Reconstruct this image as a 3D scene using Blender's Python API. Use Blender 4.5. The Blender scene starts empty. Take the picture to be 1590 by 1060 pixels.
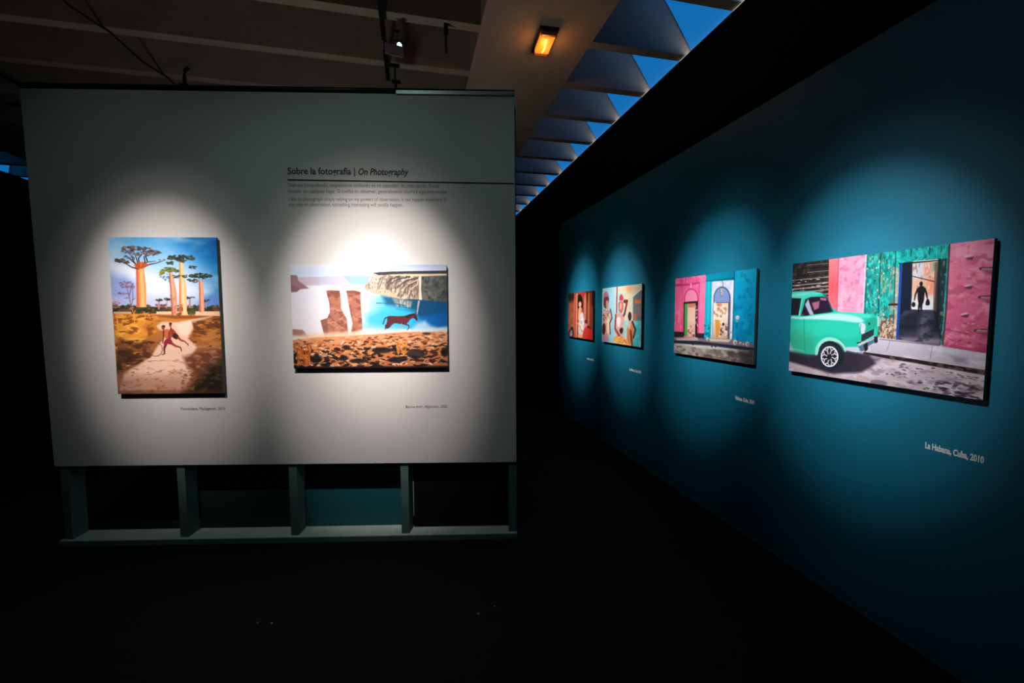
import bpy, bmesh, math, random
import numpy as np
from mathutils import Vector, Matrix

random.seed(7)
sc = bpy.context.scene
col = sc.collection

# light and colour settings
WORLD = 0.003
TEALC = (0.004, 0.18, 0.285)
TSPEC = 0.6
SKYE = 0.7
WTREE = (660, 27, 9, 80)
WLAKE = (880, 31, 19, 80)
RW = (840, 780, 780, 780)
RC = 25
RSP = 0.004
RECESS_FILL = 13.0
UPW = 70.0
PROFILE = ((0.4, 0.62), (0.54, 1.0), (0.06, 1.35))

# ---------------------------------------------------------------- camera, world, exposure
F_PX = 667.4
yaw, pitch, roll = 0.2262, 0.0682, -0.0030
cam_d = bpy.data.cameras.new('camera')
cam_d.sensor_width = 36.0
cam_d.lens = F_PX/1590*36.0
cam_d.clip_start = .05
cam = bpy.data.objects.new('camera', cam_d); col.objects.link(cam)
fw = Vector((math.sin(yaw)*math.cos(pitch), math.cos(yaw)*math.cos(pitch), -math.sin(pitch)))
rt = Vector((math.cos(yaw), -math.sin(yaw), 0)); up = rt.cross(fw)
r2 = rt*math.cos(roll)+up*math.sin(roll); u2 = up*math.cos(roll)-rt*math.sin(roll)
M = Matrix((r2, u2, -fw)).transposed().to_4x4(); M.translation = Vector((0, 0, 1.64))
cam.matrix_world = M
sc.camera = cam

w = bpy.data.worlds.new('night_world'); sc.world = w; w.use_nodes = True
w.node_tree.nodes['Background'].inputs[0].default_value = (.10, .45, .50, 1)
w.node_tree.nodes['Background'].inputs[1].default_value = WORLD

sc.view_settings.view_transform = 'Standard'
sc.view_settings.look = 'None'
sc.view_settings.gamma = 1.0
sc.view_settings.use_curve_mapping = False
sc.view_settings.exposure = 0.0
sc.cycles.sample_clamp_indirect = 3.0

# long unseen area light added on the wall crest to brighten the ceiling recesses
cl_ = bpy.data.lights.new('added_recess_fill', 'AREA'); cl_.shape = 'RECTANGLE'; cl_.size = .07; cl_.size_y = 15.0; cl_.energy = RECESS_FILL; cl_.color = (1.0, .93, .86)
cv = bpy.data.objects.new('added_recess_fill', cl_); col.objects.link(cv); cv.location = (3.005, 5.0, 4.433); cv.rotation_euler = (0, math.radians(180), 0)

# ---------------------------------------------------------------- helpers
def tag(o, label=None, cat=None, group=None, kind=None):
    if label: o['label'] = label
    if cat: o['category'] = cat
    if group: o['group'] = group
    if kind: o['kind'] = kind
    return o


def empty(name, loc=(0, 0, 0), rz=0.0, label=None, cat=None, group=None):
    o = bpy.data.objects.new(name, None); o.empty_display_size = .1
    o.location = loc; o.rotation_euler = (0, 0, rz); col.objects.link(o)
    return tag(o, label, cat, group)


def obj(name, bm, mat, parent=None, smooth=False):
    me = bpy.data.meshes.new(name); bmesh.ops.recalc_face_normals(bm, faces=bm.faces[:])
    bm.to_mesh(me); bm.free()
    if smooth:
        for p in me.polygons: p.use_smooth = True
    o = bpy.data.objects.new(name, me); me.materials.append(mat); col.objects.link(o)
    if parent: o.parent = parent
    return o


def copy_tree(o, parent=None):
    c = o.copy(); col.objects.link(c); c.parent = parent
    for ch in list(o.children): copy_tree(ch, c)
    return c


def bx(bm, x0, x1, y0, y1, z0, z1, bevel=0.0):
    r = bmesh.ops.create_cube(bm, size=1, matrix=Matrix.Translation(((x0+x1)/2, (y0+y1)/2, (z0+z1)/2)) @ Matrix.Diagonal((abs(x1-x0), abs(y1-y0), abs(z1-z0), 1)))
    if bevel:
        es = list({e for v in r['verts'] for e in v.link_edges})
        bmesh.ops.bevel(bm, geom=es, offset=bevel, segments=2, affect='EDGES', profile=.5)
    return bm


def box(x0, x1, y0, y1, z0, z1, bevel=0.0):
    return bx(bmesh.new(), x0, x1, y0, y1, z0, z1, bevel)


def lathe(profile, n=24, M=None):
    """profile: (radius, height) pairs turned about z"""
    bm = bmesh.new(); rings = []
    for r, z in profile:
        rings.append([bm.verts.new((max(r, 1e-4)*math.cos(2*math.pi*k/n), max(r, 1e-4)*math.sin(2*math.pi*k/n), z)) for k in range(n)])
    for a, b in zip(rings, rings[1:]):
        for k in range(n): bm.faces.new((a[k], a[(k+1) % n], b[(k+1) % n], b[k]))
    bm.faces.new(rings[0]); bm.faces.new(rings[-1])
    if M: bmesh.ops.transform(bm, matrix=M, verts=bm.verts)
    return bm


def tube(pts, r, n=8, bm=None):
    bm = bm or bmesh.new(); P = [Vector(p) for p in pts]; rings = []
    for i, p in enumerate(P):
        d = (P[min(i+1, len(P)-1)]-P[max(i-1, 0)]).normalized()
        a = d.cross(Vector((0, 0, 1)) if abs(d.z) < .9 else Vector((1, 0, 0))).normalized(); b = d.cross(a)
        rings.append([bm.verts.new(p+(a*math.cos(2*math.pi*k/n)+b*math.sin(2*math.pi*k/n))*r) for k in range(n)])
    for a, b in zip(rings, rings[1:]):
        for k in range(n): bm.faces.new((a[k], a[(k+1) % n], b[(k+1) % n], b[k]))
    bm.faces.new(rings[0]); bm.faces.new(rings[-1])
    return bm


def mat(name, rgb, rough=.7, metal=0.0, spec=.5, noise=0.0, nscale=8.0, bump=0.0, bscale=60.0, emit=None, estr=0.0):
    m = bpy.data.materials.new(name); m.use_nodes = True; nt = m.node_tree; b = nt.nodes['Principled BSDF']
    b.inputs['Base Color'].default_value = (*rgb, 1); b.inputs['Roughness'].default_value = rough
    b.inputs['Metallic'].default_value = metal; b.inputs['Specular IOR Level'].default_value = spec
    tc = nt.nodes.new('ShaderNodeTexCoord')
    if noise:
        n = nt.nodes.new('ShaderNodeTexNoise'); n.inputs['Scale'].default_value = nscale; n.inputs['Detail'].default_value = 6
        nt.links.new(tc.outputs['Object'], n.inputs['Vector'])
        mx = nt.nodes.new('ShaderNodeMix'); mx.data_type = 'RGBA'
        mx.inputs['A'].default_value = (*[c*(1-noise) for c in rgb], 1); mx.inputs['B'].default_value = (*[min(1, c*(1+noise)) for c in rgb], 1)
        nt.links.new(n.outputs['Fac'], mx.inputs['Factor']); nt.links.new(mx.outputs['Result'], b.inputs['Base Color'])
    if bump:
        n2 = nt.nodes.new('ShaderNodeTexNoise'); n2.inputs['Scale'].default_value = bscale; n2.inputs['Detail'].default_value = 4
        nt.links.new(tc.outputs['Object'], n2.inputs['Vector'])
        bp = nt.nodes.new('ShaderNodeBump'); bp.inputs['Strength'].default_value = bump; bp.inputs['Distance'].default_value = .01
        nt.links.new(n2.outputs['Fac'], bp.inputs['Height']); nt.links.new(bp.outputs['Normal'], b.inputs['Normal'])
    if emit:
        b.inputs['Emission Color'].default_value = (*emit, 1); b.inputs['Emission Strength'].default_value = estr
    return m


WHITE = mat('white_wall_paint', (.76, .72, .70), .85, noise=.03, nscale=3, bump=.12, bscale=220)
TEAL = mat('teal_wall_paint', TEALC, .48, spec=TSPEC, noise=.05, nscale=2.5, bump=.15, bscale=180)
BLACK = mat('black_paint', (.006, .007, .007), .95, spec=.1, noise=.2)
FLOOR = mat('dark_floor', (.010, .012, .013), .8, spec=.15, noise=.4, nscale=14, bump=.1, bscale=90)
CONC = mat('raw_concrete', (.40, .345, .30), .9, spec=.2, noise=.28, nscale=2.2, bump=.4, bscale=26)
CONCD = mat('raw_concrete_beam', (.34, .31, .28), .9, spec=.2, noise=.3, nscale=3.0, bump=.4, bscale=30)
SKYL = mat('skylight_glazing', (.02, .06, .09), .3, emit=(.006, .20, .60), estr=SKYE)
_n = SKYL.node_tree; _t = _n.nodes.new('ShaderNodeBsdfTransparent'); _x = _n.nodes.new('ShaderNodeMixShader'); _x.inputs[0].default_value = .06
_n.links.new(_n.nodes['Principled BSDF'].outputs[0], _x.inputs[1]); _n.links.new(_t.outputs[0], _x.inputs[2]); _n.links.new(_x.outputs[0], _n.nodes['Material Output'].inputs[0])
WOOD = mat('raw_timber', (.66, .76, .68), .7, noise=.25, nscale=9, bump=.2, bscale=40)
STUD = mat('painted_timber', (.10, .19, .17), .7, noise=.2, nscale=8, bump=.2, bscale=40)
EDGE = mat('board_edge', (.42, .42, .38), .6, noise=.1)
LOWB = mat('teal_board_paint', (.006, .10, .12), .6, noise=.1)
LOWD = mat('teal_board_shaded', (.003, .018, .018), .7, noise=.1)  # darker copy of the teal board colour, with the shade painted in
DARK = mat('dark_metal', (.018, .02, .02), .45, metal=.6, noise=.2)
HILITE = mat('highlight_metal', (.55, .57, .60), .35, metal=.3, noise=.1, nscale=30)
GREY = mat('grey_metal', (.55, .56, .62), .5, noise=.05)
CABLE = mat('black_rubber', (.01, .012, .012), .6, noise=.2)
INKD = mat('dark_vinyl', (.03, .035, .04), .6, noise=.1)
INKG = mat('grey_vinyl', (.22, .21, .21), .6, noise=.1)
INKW = mat('white_vinyl', (.86, .88, .88), .6, noise=.02)
LENS = mat('lit_lens', (.5, .7, .8), .3, emit=(.45, .85, 1.0), estr=9.0)
AMBER = mat('amber_diffuser', (.5, .12, .02), .4, noise=.1, emit=(1.0, .27, .02), estr=1.05)
AMBERL = mat('amber_tube', (.9, .5, .1), .4, emit=(1.0, .62, .10), estr=2.6)
PLAST = mat('pink_plastic', (.50, .16, .11), .4, noise=.1)
CRUMB = mat('paper_scrap', (.8, .8, .78), .8, noise=.1)

# ---------------------------------------------------------------- the room
H = 4.44           # underside of the ceiling girders and beams
RZ = 5.35          # top of the recesses between the beams
tag(obj('floor', box(-8.2, 3.6, -3.5, 12.9, -.1, 0), FLOOR), kind='structure')
tag(obj('wall_right', box(2.344, 2.50, -3.2, 6.73, 0, 3.045), TEAL), kind='structure')
tag(obj('wall_outer_right', box(2.96, 3.06, -3.5, 12.8, 0, 4.43), BLACK), kind='structure')
tag(obj('wall_left', box(-7.95, -7.80, -3.5, 12.8, 0, 4.43), BLACK), kind='structure')
tag(obj('wall_back', box(-8.2, 3.6, 12.8, 12.9, 0, RZ+.1), BLACK), kind='structure')
ceil_ = tag(obj('ceiling', box(-8.9, 4.1, -3.5, 12.8, RZ, RZ+.1), CONC), kind='structure')
obj('girder', box(.70, 1.87, -3.5, 12.8, H, RZ), CONC, ceil_)
obj('girder', box(-6.85, -5.68, -3.5, 12.8, H, RZ), CONC, ceil_)
obj('edge_panel', box(3.95, 4.1, -3.5, 12.8, 4.0, RZ), BLACK, ceil_)
obj('edge_panel', box(-9.0, -8.85, -3.5, 12.8, 4.0, RZ), BLACK, ceil_)
mid = right = left = None


def beam_mesh(x0, x1):
    bm = bmesh.new()   # tapered precast rib: narrower underside than top
    v = [bm.verts.new((x, y, z)) for x in (x0, x1) for (y, z) in ((0, H), (.115, H), (.15, RZ), (-.035, RZ))]
    bm.faces.new(v[0:4]); bm.faces.new(v[4:8])
    for a, b in ((0, 1), (1, 2), (2, 3), (3, 0)): bm.faces.new((v[a], v[b], v[b+4], v[a+4]))
    return bm


def pane_mesh(x0, x1, L):
    """curved glazing strip between two ribs, rising from x1 (low) to x0 (high)"""
    bm = bmesh.new(); n = 7; prev = None
    for k in range(n):
        t = k/(n-1); x = x1+(x0-x1)*(t**1.1); z = H-.04+(RZ-H+.02)*t
        cur = (bm.verts.new((x, .15, z)), bm.verts.new((x, L, z)))
        if prev: bm.faces.new((prev[0], prev[1], cur[1], cur[0]))
        prev = cur
    g = bmesh.ops.solidify(bm, geom=bm.faces[:], thickness=.012)
    return bm


first = True
for k in range(-8, 11):
    y = 4.36+.828*k
    if y < -3.4 or y > 12.6: continue
    if first:
        bR = obj('beam', beam_mesh(1.87, 3.95), CONCD, ceil_); bM = obj('beam', beam_mesh(-5.68, .70), CONCD, ceil_); bL = obj('beam', beam_mesh(-8.85, -6.85), CONCD, ceil_)
        pR = obj('skylight_pane', pane_mesh(2.40, 3.06, .80), SKYL, ceil_); pL = obj('skylight_pane', pane_mesh(-7.72, -7.93, .80), SKYL, ceil_)
        items = [bR, bM, bL, pR, pL]; first = False
        for o in items: o.location.y = y
    else:
        for o in items:
            c = o.copy(); col.objects.link(c); c.parent = ceil_; c.location.y = y

# ---------------------------------------------------------------- flat printed pictures
# Each print is a flat sheet; its ink is computed here with numpy and stored as the sheet's colour attribute.
def homography(src, dst):
    A = []
    for (x, y), (u, v) in zip(src, dst):
        A.append([x, y, 1, 0, 0, 0, -u*x, -u*y]); A.append([0, 0, 0, x, y, 1, -v*x, -v*y])
    b = np.array(dst, float).reshape(-1)
    return np.append(np.linalg.solve(np.array(A, float), b), 1).reshape(3, 3)


def fbm(h, w, cell, octs=4, seed=0, ax=1.0, gain=.55):
    r = np.random.RandomState(seed); out = np.zeros((h, w)); amp = 1; tot = 0
    for o in range(octs):
        c = cell / 2**o
        if c < 1.0: break
        nx, ny = int(w/(c*ax)) + 3, int(h/c) + 3
        g = r.rand(ny, nx)
        xs = np.arange(w)/(c*ax); ys = np.arange(h)/c
        xi = xs.astype(int); yi = ys.astype(int); fx = xs-xi; fy = ys-yi
        fx = fx*fx*(3-2*fx); fy = (fy*fy*(3-2*fy))[:, None]
        a = g[np.ix_(yi, xi)]*(1-fx) + g[np.ix_(yi, xi+1)]*fx
        b = g[np.ix_(yi+1, xi)]*(1-fx) + g[np.ix_(yi+1, xi+1)]*fx
        out += amp*(a*(1-fy)+b*fy); tot += amp; amp *= gain
    return out/tot


class Sheet:
    """A print, drawn in the coordinates of its own layout quad (four corners, clockwise from top left)."""
    def __init__(s, w, h, quad, seed=1):
        s.w, s.h = w, h
        s.H = homography(quad, [(0, 0), (w, 0), (w, h), (0, h)])
        q = np.array(quad, float); s.k = (w/np.linalg.norm(q[1]-q[0]) + h/np.linalg.norm(q[3]-q[0]))/2
        s.sm = 0; s.a = np.zeros((h, w, 3)); s.r = np.random.RandomState(seed); s.seed = seed

    def T(s, pts):
        p = np.array(pts, float).reshape(-1, 2); q = np.c_[p, np.ones(len(p))] @ s.H.T
        return q[:, :2]/q[:, 2:3]

    def _win(s, p, pad):
        x0 = max(0, int(p[:, 0].min()-pad)); x1 = min(s.w, int(p[:, 0].max()+pad)+2)
        y0 = max(0, int(p[:, 1].min()-pad)); y1 = min(s.h, int(p[:, 1].max()+pad)+2)
        if x1 <= x0 or y1 <= y0: return None
        return x0, x1, y0, y1

    @staticmethod
    def _seg(X, Y, a, b):
        d = b-a; L = d@d+1e-9
        t = np.clip(((X-a[0])*d[0]+(Y-a[1])*d[1])/L, 0, 1)
        return np.hypot(X-a[0]-t*d[0], Y-a[1]-t*d[1]), t

    def _mix(s, win, al, col):
        x0, x1, y0, y1 = win; al = np.clip(al, 0, 1)[..., None]
        R = s.a[y0:y1, x0:x1]
        R[:] = R*(1-al) + np.asarray(col, float)*al

    def mask(s, pts, soft=1.0):
        p = s.T(pts); soft = max(soft*s.k, .9); w = s._win(p, soft+2)
        if w is None: return None, None
        X, Y = np.meshgrid(np.arange(w[0], w[1])+.5, np.arange(w[2], w[3])+.5)
        ins = np.zeros(X.shape, bool); dist = np.full(X.shape, 1e9)
        for i in range(len(p)):
            a, b = p[i-1], p[i]
            d, _ = s._seg(X, Y, a, b); dist = np.minimum(dist, d)
            if a[1] != b[1]:
                c = ((a[1] > Y) != (b[1] > Y)) & (X < (b[0]-a[0])*(Y-a[1])/(b[1]-a[1])+a[0]); ins ^= c
        return w, np.clip(.5+np.where(ins, dist, -dist)/soft, 0, 1)

    def poly(s, pts, col, soft=1.5, al=1.0):
        for _ in range(s.sm):      # corner cutting: rounded, organic outlines
            q = np.array(pts, float); n = np.roll(q, -1, 0)
            pts = np.stack([q*.75+n*.25, q*.25+n*.75], 1).reshape(-1, 2)
        w, m = s.mask(pts, soft)
        if w: s._mix(w, m*al, col)

    def tex(s, pts, col, cell=8, ax=1.0, lo=.45, hi=.6, soft=2, al=1.0, seed=None, octs=4):
        """noise-shaped patches of one colour inside a polygon"""
        w, m = s.mask(pts, soft)
        if not w: return
        s.seed += 1
        n = fbm(w[3]-w[2], w[1]-w[0], max(2, cell*s.k), octs, s.seed if seed is None else seed, ax)
        s._mix(w, m*al*np.clip((n-lo)/(hi-lo), 0, 1), col)

    def line(s, pts, wd, col, al=1.0, wd2=None, soft=1.0):
        p = s.T(pts); wd2 = wd if wd2 is None else wd2
        W = max(wd, wd2)*s.k; w = s._win(p, W+3)
        if w is None: return
        X, Y = np.meshgrid(np.arange(w[0], w[1])+.5, np.arange(w[2], w[3])+.5)
        m = np.zeros(X.shape); n = len(p)-1; soft = max(soft, .9)
        for i in range(n):
            d, t = s._seg(X, Y, p[i], p[i+1])
            r = (wd+(wd2-wd)*(i+t)/n)*s.k/2
            m = np.maximum(m, np.clip((r-d)/soft+.5, 0, 1)*np.minimum(1, r*2+.25))
        s._mix(w, m*al, col)

    def oval(s, cx, cy, rx, ry, col, soft=2, al=1.0, rot=0):
        t = np.linspace(0, 2*math.pi, 22, endpoint=False)
        c, sn = math.cos(rot), math.sin(rot)
        s.poly([(cx+rx*math.cos(k)*c-ry*math.sin(k)*sn, cy+rx*math.cos(k)*sn+ry*math.sin(k)*c) for k in t], col, soft, al)

    def ring(s, cx, cy, rx, ry, wd, col, al=1.0):
        t = np.linspace(0, 2*math.pi, 33)
        s.line([(cx+rx*math.cos(k), cy+ry*math.sin(k)) for k in t], wd, col, al)

    def grad(s, pts, stops, soft=1.5, al=1.0, a=None, b=None):
        """colour ramp between the points a and b (layout coordinates) inside a polygon"""
        w, m = s.mask(pts, soft)
        if not w: return
        A, B = s.T([a, b]); X, Y = np.meshgrid(np.arange(w[0], w[1])+.5, np.arange(w[2], w[3])+.5)
        d = B-A; t = ((X-A[0])*d[0]+(Y-A[1])*d[1])/(d@d)
        k = [q[0] for q in stops]
        col = np.stack([np.interp(t, k, [q[1][i] for q in stops]) for i in range(3)], -1)
        s._mix(w, m*al, col)

    def dabs(s, pts, n, rx, ry, cols, rot=0.0, jit=.5, soft=1.5, al=.9):
        """n small brush dabs scattered inside a polygon (quads, cheap)"""
        P = np.array(pts, float); lo, hi = P.min(0), P.max(0); k = 0; tries = 0
        while k < n and tries < n*8:
            tries += 1
            x, y = lo+(hi-lo)*s.r.rand(2); ins = False
            for i in range(len(P)):
                a, b = P[i-1], P[i]
                if (a[1] > y) != (b[1] > y) and x < (b[0]-a[0])*(y-a[1])/(b[1]-a[1])+a[0]: ins = not ins
            if not ins: continue
            k += 1; q = s.r.rand(6); f = .5+q[0]*1.0; g = .5+q[1]*1.0; an = rot+(q[2]-.5)*2*jit
            c, sn = math.cos(an), math.sin(an)
            o = [(-rx*f, 0), (-rx*f*.3, -ry*g), (rx*f*.6, -ry*g*.7), (rx*f, 0), (rx*f*.2, ry*g), (-rx*f*.7, ry*g*.6)]
            s.poly([(x+u*c-v*sn, y+u*sn+v*c) for u, v in o], cols[int(q[3]*len(cols))], soft, al)

    def grain(s, amp, cell=2.0):
        s.a += (fbm(s.h, s.w, cell, 1, s.seed+77)-.5)[..., None]*2*amp

    def linear(s, gain=1.0):
        g = s.a.mean(-1, keepdims=True); c = np.clip(g+(s.a-g)*1.12, 0, 255)/255
        return np.where(c <= .04045, c/12.92, ((c+.055)/1.055)**2.4)*gain


def print_trees():
    """tall thick-trunked trees over a sandy track, two children running with a hoop"""
    s = Sheet(300, 452, [(58, 65), (670, 68), (706, 950), (113, 950)], 3)
    full = [(0, 0), (800, 0), (800, 1060), (0, 1060)]
    s.grad(full, [(0, (92, 166, 216)), (.25, (135, 190, 230)), (.55, (188, 212, 240)), (1, (205, 205, 228))], a=(350, 65), b=(370, 460))
    s.grad([(380, 0), (760, 0), (760, 470), (560, 470), (600, 250)], [(0, (0, 96, 178)), (.5, (20, 128, 200)), (1, (120, 170, 215))], soft=160, a=(640, 70), b=(540, 400), al=.95)
    s.poly([(60, 185), (220, 240), (420, 330), (430, 370), (200, 300), (60, 250)], (226, 226, 240), soft=50, al=.85)
    s.poly([(60, 268), (160, 290), (215, 330), (215, 470), (60, 470)], (140, 158, 212), soft=50, al=.8)
    s.poly([(260, 330), (480, 320), (640, 370), (600, 400), (280, 400)], (232, 232, 242), soft=50, al=.7)
    s.poly([(590, 405), (720, 385), (720, 470), (560, 470)], (98, 136, 204), soft=30, al=.85)
    s.poly([(60, 400), (500, 440), (560, 470), (60, 480)], (196, 196, 222), soft=30, al=.5)
    s.tex([(60, 60), (720, 60), (720, 450), (60, 450)], (235, 238, 248), 90, 2.2, .5, .85, al=.5)
    # land
    s.grad([(40, 478), (760, 478), (760, 1000), (40, 1000)], [(0, (205, 132, 70)), (.18, (190, 120, 55)), (.5, (150, 92, 58)), (1, (120, 78, 62))], soft=3, a=(350, 478), b=(350, 950))
    s.poly([(60, 462), (160, 452), (350, 462), (500, 470), (720, 466), (720, 494), (60, 500)], (62, 60, 44), 4)
    s.dabs([(60, 450), (300, 450), (720, 462), (720, 492), (60, 500)], 160, 12, 8, [(48, 60, 38), (84, 78, 44), (120, 70, 40), (36, 40, 34)], al=.7)
    s.poly([(330, 487), (720, 488), (720, 516), (520, 508), (330, 502)], (244, 200, 168), 4)
    s.poly([(90, 487), (190, 487), (190, 500), (90, 500)], (236, 196, 160), 4, .8)
    s.poly([(300, 508), (720, 516), (720, 530), (420, 528)], (120, 66, 34), 6, .7)
    # track
    pink = (236, 196, 172)
    s.poly([(640, 516), (600, 524), (440, 548), (360, 545), (330, 570), (345, 590), (400, 600), (330, 690), (300, 740), (230, 790), (150, 830), (118, 950), (470, 950), (520, 860), (520, 740), (560, 690), (700, 690), (700, 700), (540, 660), (510, 620), (520, 575), (560, 545)], pink, 14)
    s.poly([(520, 540), (640, 516), (560, 545), (520, 620), (470, 620), (440, 560)], (250, 222, 204), 16, .8)
    s.poly([(300, 745), (480, 735), (520, 800), (400, 860), (240, 850), (190, 815)], (246, 206, 182), 30, .7)
    s.poly([(115, 850), (520, 850), (520, 960), (110, 960)], (186, 134, 110), 60, .7)
    # grass left
    L = [(90, 500), (330, 512), (400, 530), (300, 560), (330, 600), (270, 640), (190, 700), (300, 740), (180, 790), (110, 830), (95, 700)]
    s.poly([(92, 505), (330, 520), (250, 570), (290, 620), (190, 660), (100, 640)], (222, 148, 62), 20, .9)
    s.tex(L, (240, 176, 84), 26, 1.6, .45, .62, al=.85)
    s.tex(L, (120, 62, 26), 18, 2.2, .52, .66, al=.8)
    s.poly([(95, 620), (200, 660), (300, 655), (250, 700), (120, 720)], (124, 74, 40), 24, .7)
    s.poly([(100, 700), (190, 700), (215, 740), (110, 830)], (70, 44, 34), 22, .85)
    s.tex([(100, 640), (330, 650), (300, 745), (110, 840)], (58, 36, 28), 14, 3, .5, .64, al=.75)
    s.line([(108, 505), (116, 596)], 7, (226, 150, 60)); s.line([(205, 500), (209, 556)], 7, (226, 160, 84), wd2=4)
    for q in [[(125, 500), (150, 525), (160, 505)], [(190, 468), (206, 500), (212, 480)], [(262, 490), (270, 520)], [(255, 498), (285, 496), (296, 530)]]: s.line(q, 4, (216, 150, 80))
    # grass right
    Rt = [(530, 545), (640, 524), (700, 524), (706, 690), (560, 690), (510, 640), (540, 590)]
    s.poly(Rt, (160, 96, 52), 20, .9)
    s.tex(Rt, (206, 138, 76), 22, 2.2, .46, .62, al=.7); s.tex(Rt, (88, 52, 32), 16, 2.6, .52, .66, al=.8)
    s.poly([(480, 745), (580, 715), (708, 705), (712, 960), (480, 960), (560, 850), (500, 800)], (104, 62, 44), 26, .9)
    s.tex([(470, 730), (708, 700), (712, 960), (480, 960)], (206, 140, 112), 22, 2.2, .52, .7, al=.7)
    s.poly([(560, 880), (640, 790), (712, 760), (712, 960), (470, 960)], (34, 30, 24), 50, .92)
    s.tex([(480, 840), (712, 760), (712, 960), (450, 960)], (92, 74, 44), 12, 1.5, .52, .7, al=.7)
    s.tex([(110, 780), (540, 740), (540, 955), (110, 955)], (170, 108, 84), 16, 2.4, .56, .74, al=.6)
    s.dabs([(120, 830), (540, 800), (540, 950), (120, 950)], 40, 9, 2.5, [(120, 70, 54), (90, 54, 44)], al=.6)
    s.poly([(60, 930), (712, 930), (712, 960), (60, 960)], (90, 50, 34), 14, .5)

    def trunk(x0, x1, xb0, xb1, yt, yb, cl, cm, cd):
        s.poly([(x0, yt), (x1, yt), (xb1, (yt+yb)/2), (xb1+2, yb), (xb0-1, yb), (xb0, (yt+yb)/2)], cm, 1.5)
        s.poly([(x0, yt), (x0+(x1-x0)*.3, yt), (xb0+(xb1-xb0)*.3, yb), (xb0, yb)], cd, 6, .8)
        s.poly([(x0+(x1-x0)*.5, yt), (x0+(x1-x0)*.85, yt), (xb0+(xb1-xb0)*.9, yb), (xb0+(xb1-xb0)*.5, yb)], cl, 6, .8)
    leaf = [(34, 50, 44), (58, 66, 52), (72, 84, 56), (44, 44, 50)]
    # far small trees
    for (x, y, w_) in [(345, 424, 20), (390, 421, 17), (518, 411, 26), (610, 428, 17)]:
        s.line([(x, y), (x, 470)], 5 if w_ < 20 else 10, (196, 130, 130)); s.dabs([(x-w_, y-7), (x+w_, y-7), (x+w_, y+6), (x-w_, y+6)], 16, 8, 3, leaf, al=.8)
    # bare tree at the left
    br = (120, 84, 98)
    for q in [[(190, 465), (178, 400), (165, 350), (150, 330)], [(178, 400), (190, 350), (200, 335)], [(190, 465), (200, 400), (196, 352)], [(170, 385), (140, 388), (118, 380)],
              [(175, 410), (150, 412)], [(165, 350), (140, 345), (125, 335)], [(160, 340), (175, 320)], [(196, 360), (210, 350)], [(200, 420), (214, 410)]]: s.line(q, 5, br, wd2=2.5)
    s.dabs([(125, 318), (205, 316), (212, 350), (125, 352)], 30, 9, 3, [(110, 76, 92), (150, 110, 124)], al=.7)
    s.dabs([(112, 378), (150, 376), (150, 392), (112, 392)], 8, 8, 3, [(110, 76, 92)], al=.7); s.line([(186, 470), (198, 465)], 12, (170, 104, 90))
    s.dabs([(84, 425), (125, 430), (125, 470), (84, 470)], 20, 8, 4, [(196, 120, 96), (150, 90, 80)], al=.6)
    # the big tree
    trunk(217, 262, 219, 273, 238, 462, (252, 190, 122), (236, 150, 96), (186, 92, 76))
    dk = (70, 46, 46)
    for q in [[(232, 245), (205, 205), (196, 175), (150, 132)], [(232, 245), (222, 190), (205, 150)], [(238, 240), (232, 185), (262, 150), (300, 140)], [(248, 240), (268, 205), (262, 180), (300, 165), (340, 155)],
              [(228, 246), (190, 235), (155, 212), (100, 193)], [(250, 240), (290, 222), (340, 212), (380, 197)], [(256, 225), (280, 208), (330, 203)], [(212, 215), (160, 170)], [(262, 160), (255, 130)], [(280, 200), (270, 170), (290, 150)]]:
        s.line(q, 9, dk, wd2=3)
    s.poly([(205, 225), (232, 205), (262, 208), (290, 222), (262, 242), (225, 250)], (190, 84, 44), 6, .85)
    s.dabs([(135, 120), (200, 118), (300, 128), (360, 152), (330, 170), (250, 175), (170, 160), (140, 145)], 150, 10, 4, [(74, 62, 66), (96, 80, 82), (110, 96, 102), (60, 48, 54), (150, 108, 92)], al=.75)
    s.dabs([(95, 188), (150, 190), (180, 212), (150, 216), (100, 200)], 26, 11, 5, [(60, 60, 52), (80, 72, 64)], al=.85)
    s.dabs([(150, 170), (200, 172), (210, 195), (160, 190)], 16, 9, 3, [(80, 60, 60)], al=.7); s.dabs([(345, 194), (385, 192), (380, 202), (345, 206)], 8, 8, 3, [(110, 96, 90)], al=.8)
    # centre pair and right tree
    trunk(402, 424, 416, 446, 270, 508, (240, 180, 150), (226, 150, 120), (150, 86, 72))
    s.tex([(405, 390), (436, 390), (446, 508), (416, 508)], (196, 110, 100), 10, 1, .5, .6, al=.7)
    trunk(460, 480, 458, 500, 205, 508, (252, 214, 160), (242, 190, 138), (178, 118, 90))
    trunk(570, 590, 572, 598, 318, 492, (252, 190, 150), (232, 150, 118), (158, 84, 70))
    s.dabs([(450, 470), (480, 440), (470, 505), (455, 508)], 14, 8, 8, [(190, 110, 84), (110, 66, 52)], al=.8)
    s.dabs([(400, 172), (440, 166), (520, 170), (552, 186), (540, 202), (480, 208), (420, 196), (395, 190)], 70, 12, 5, leaf, al=.9)
    s.dabs([(388, 208), (410, 204), (445, 212), (430, 226), (395, 222)], 18, 9, 4, leaf, al=.8)
    s.dabs([(345, 285), (375, 242), (410, 238), (455, 256), (450, 268), (380, 264)], 50, 11, 6, [(84, 104, 52), (120, 130, 60), (60, 80, 48), (150, 120, 60)], al=.9)
    s.dabs([(345, 280), (400, 275), (408, 320), (385, 325)], 14, 6, 5, [(50, 84, 130), (84, 104, 110)], al=.7); s.dabs([(425, 285), (505, 278), (505, 296), (430, 300)], 20, 9, 4, leaf, al=.7)
    s.dabs([(505, 228), (560, 236), (558, 250), (515, 245)], 16, 8, 3.5, leaf, al=.8)
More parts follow.
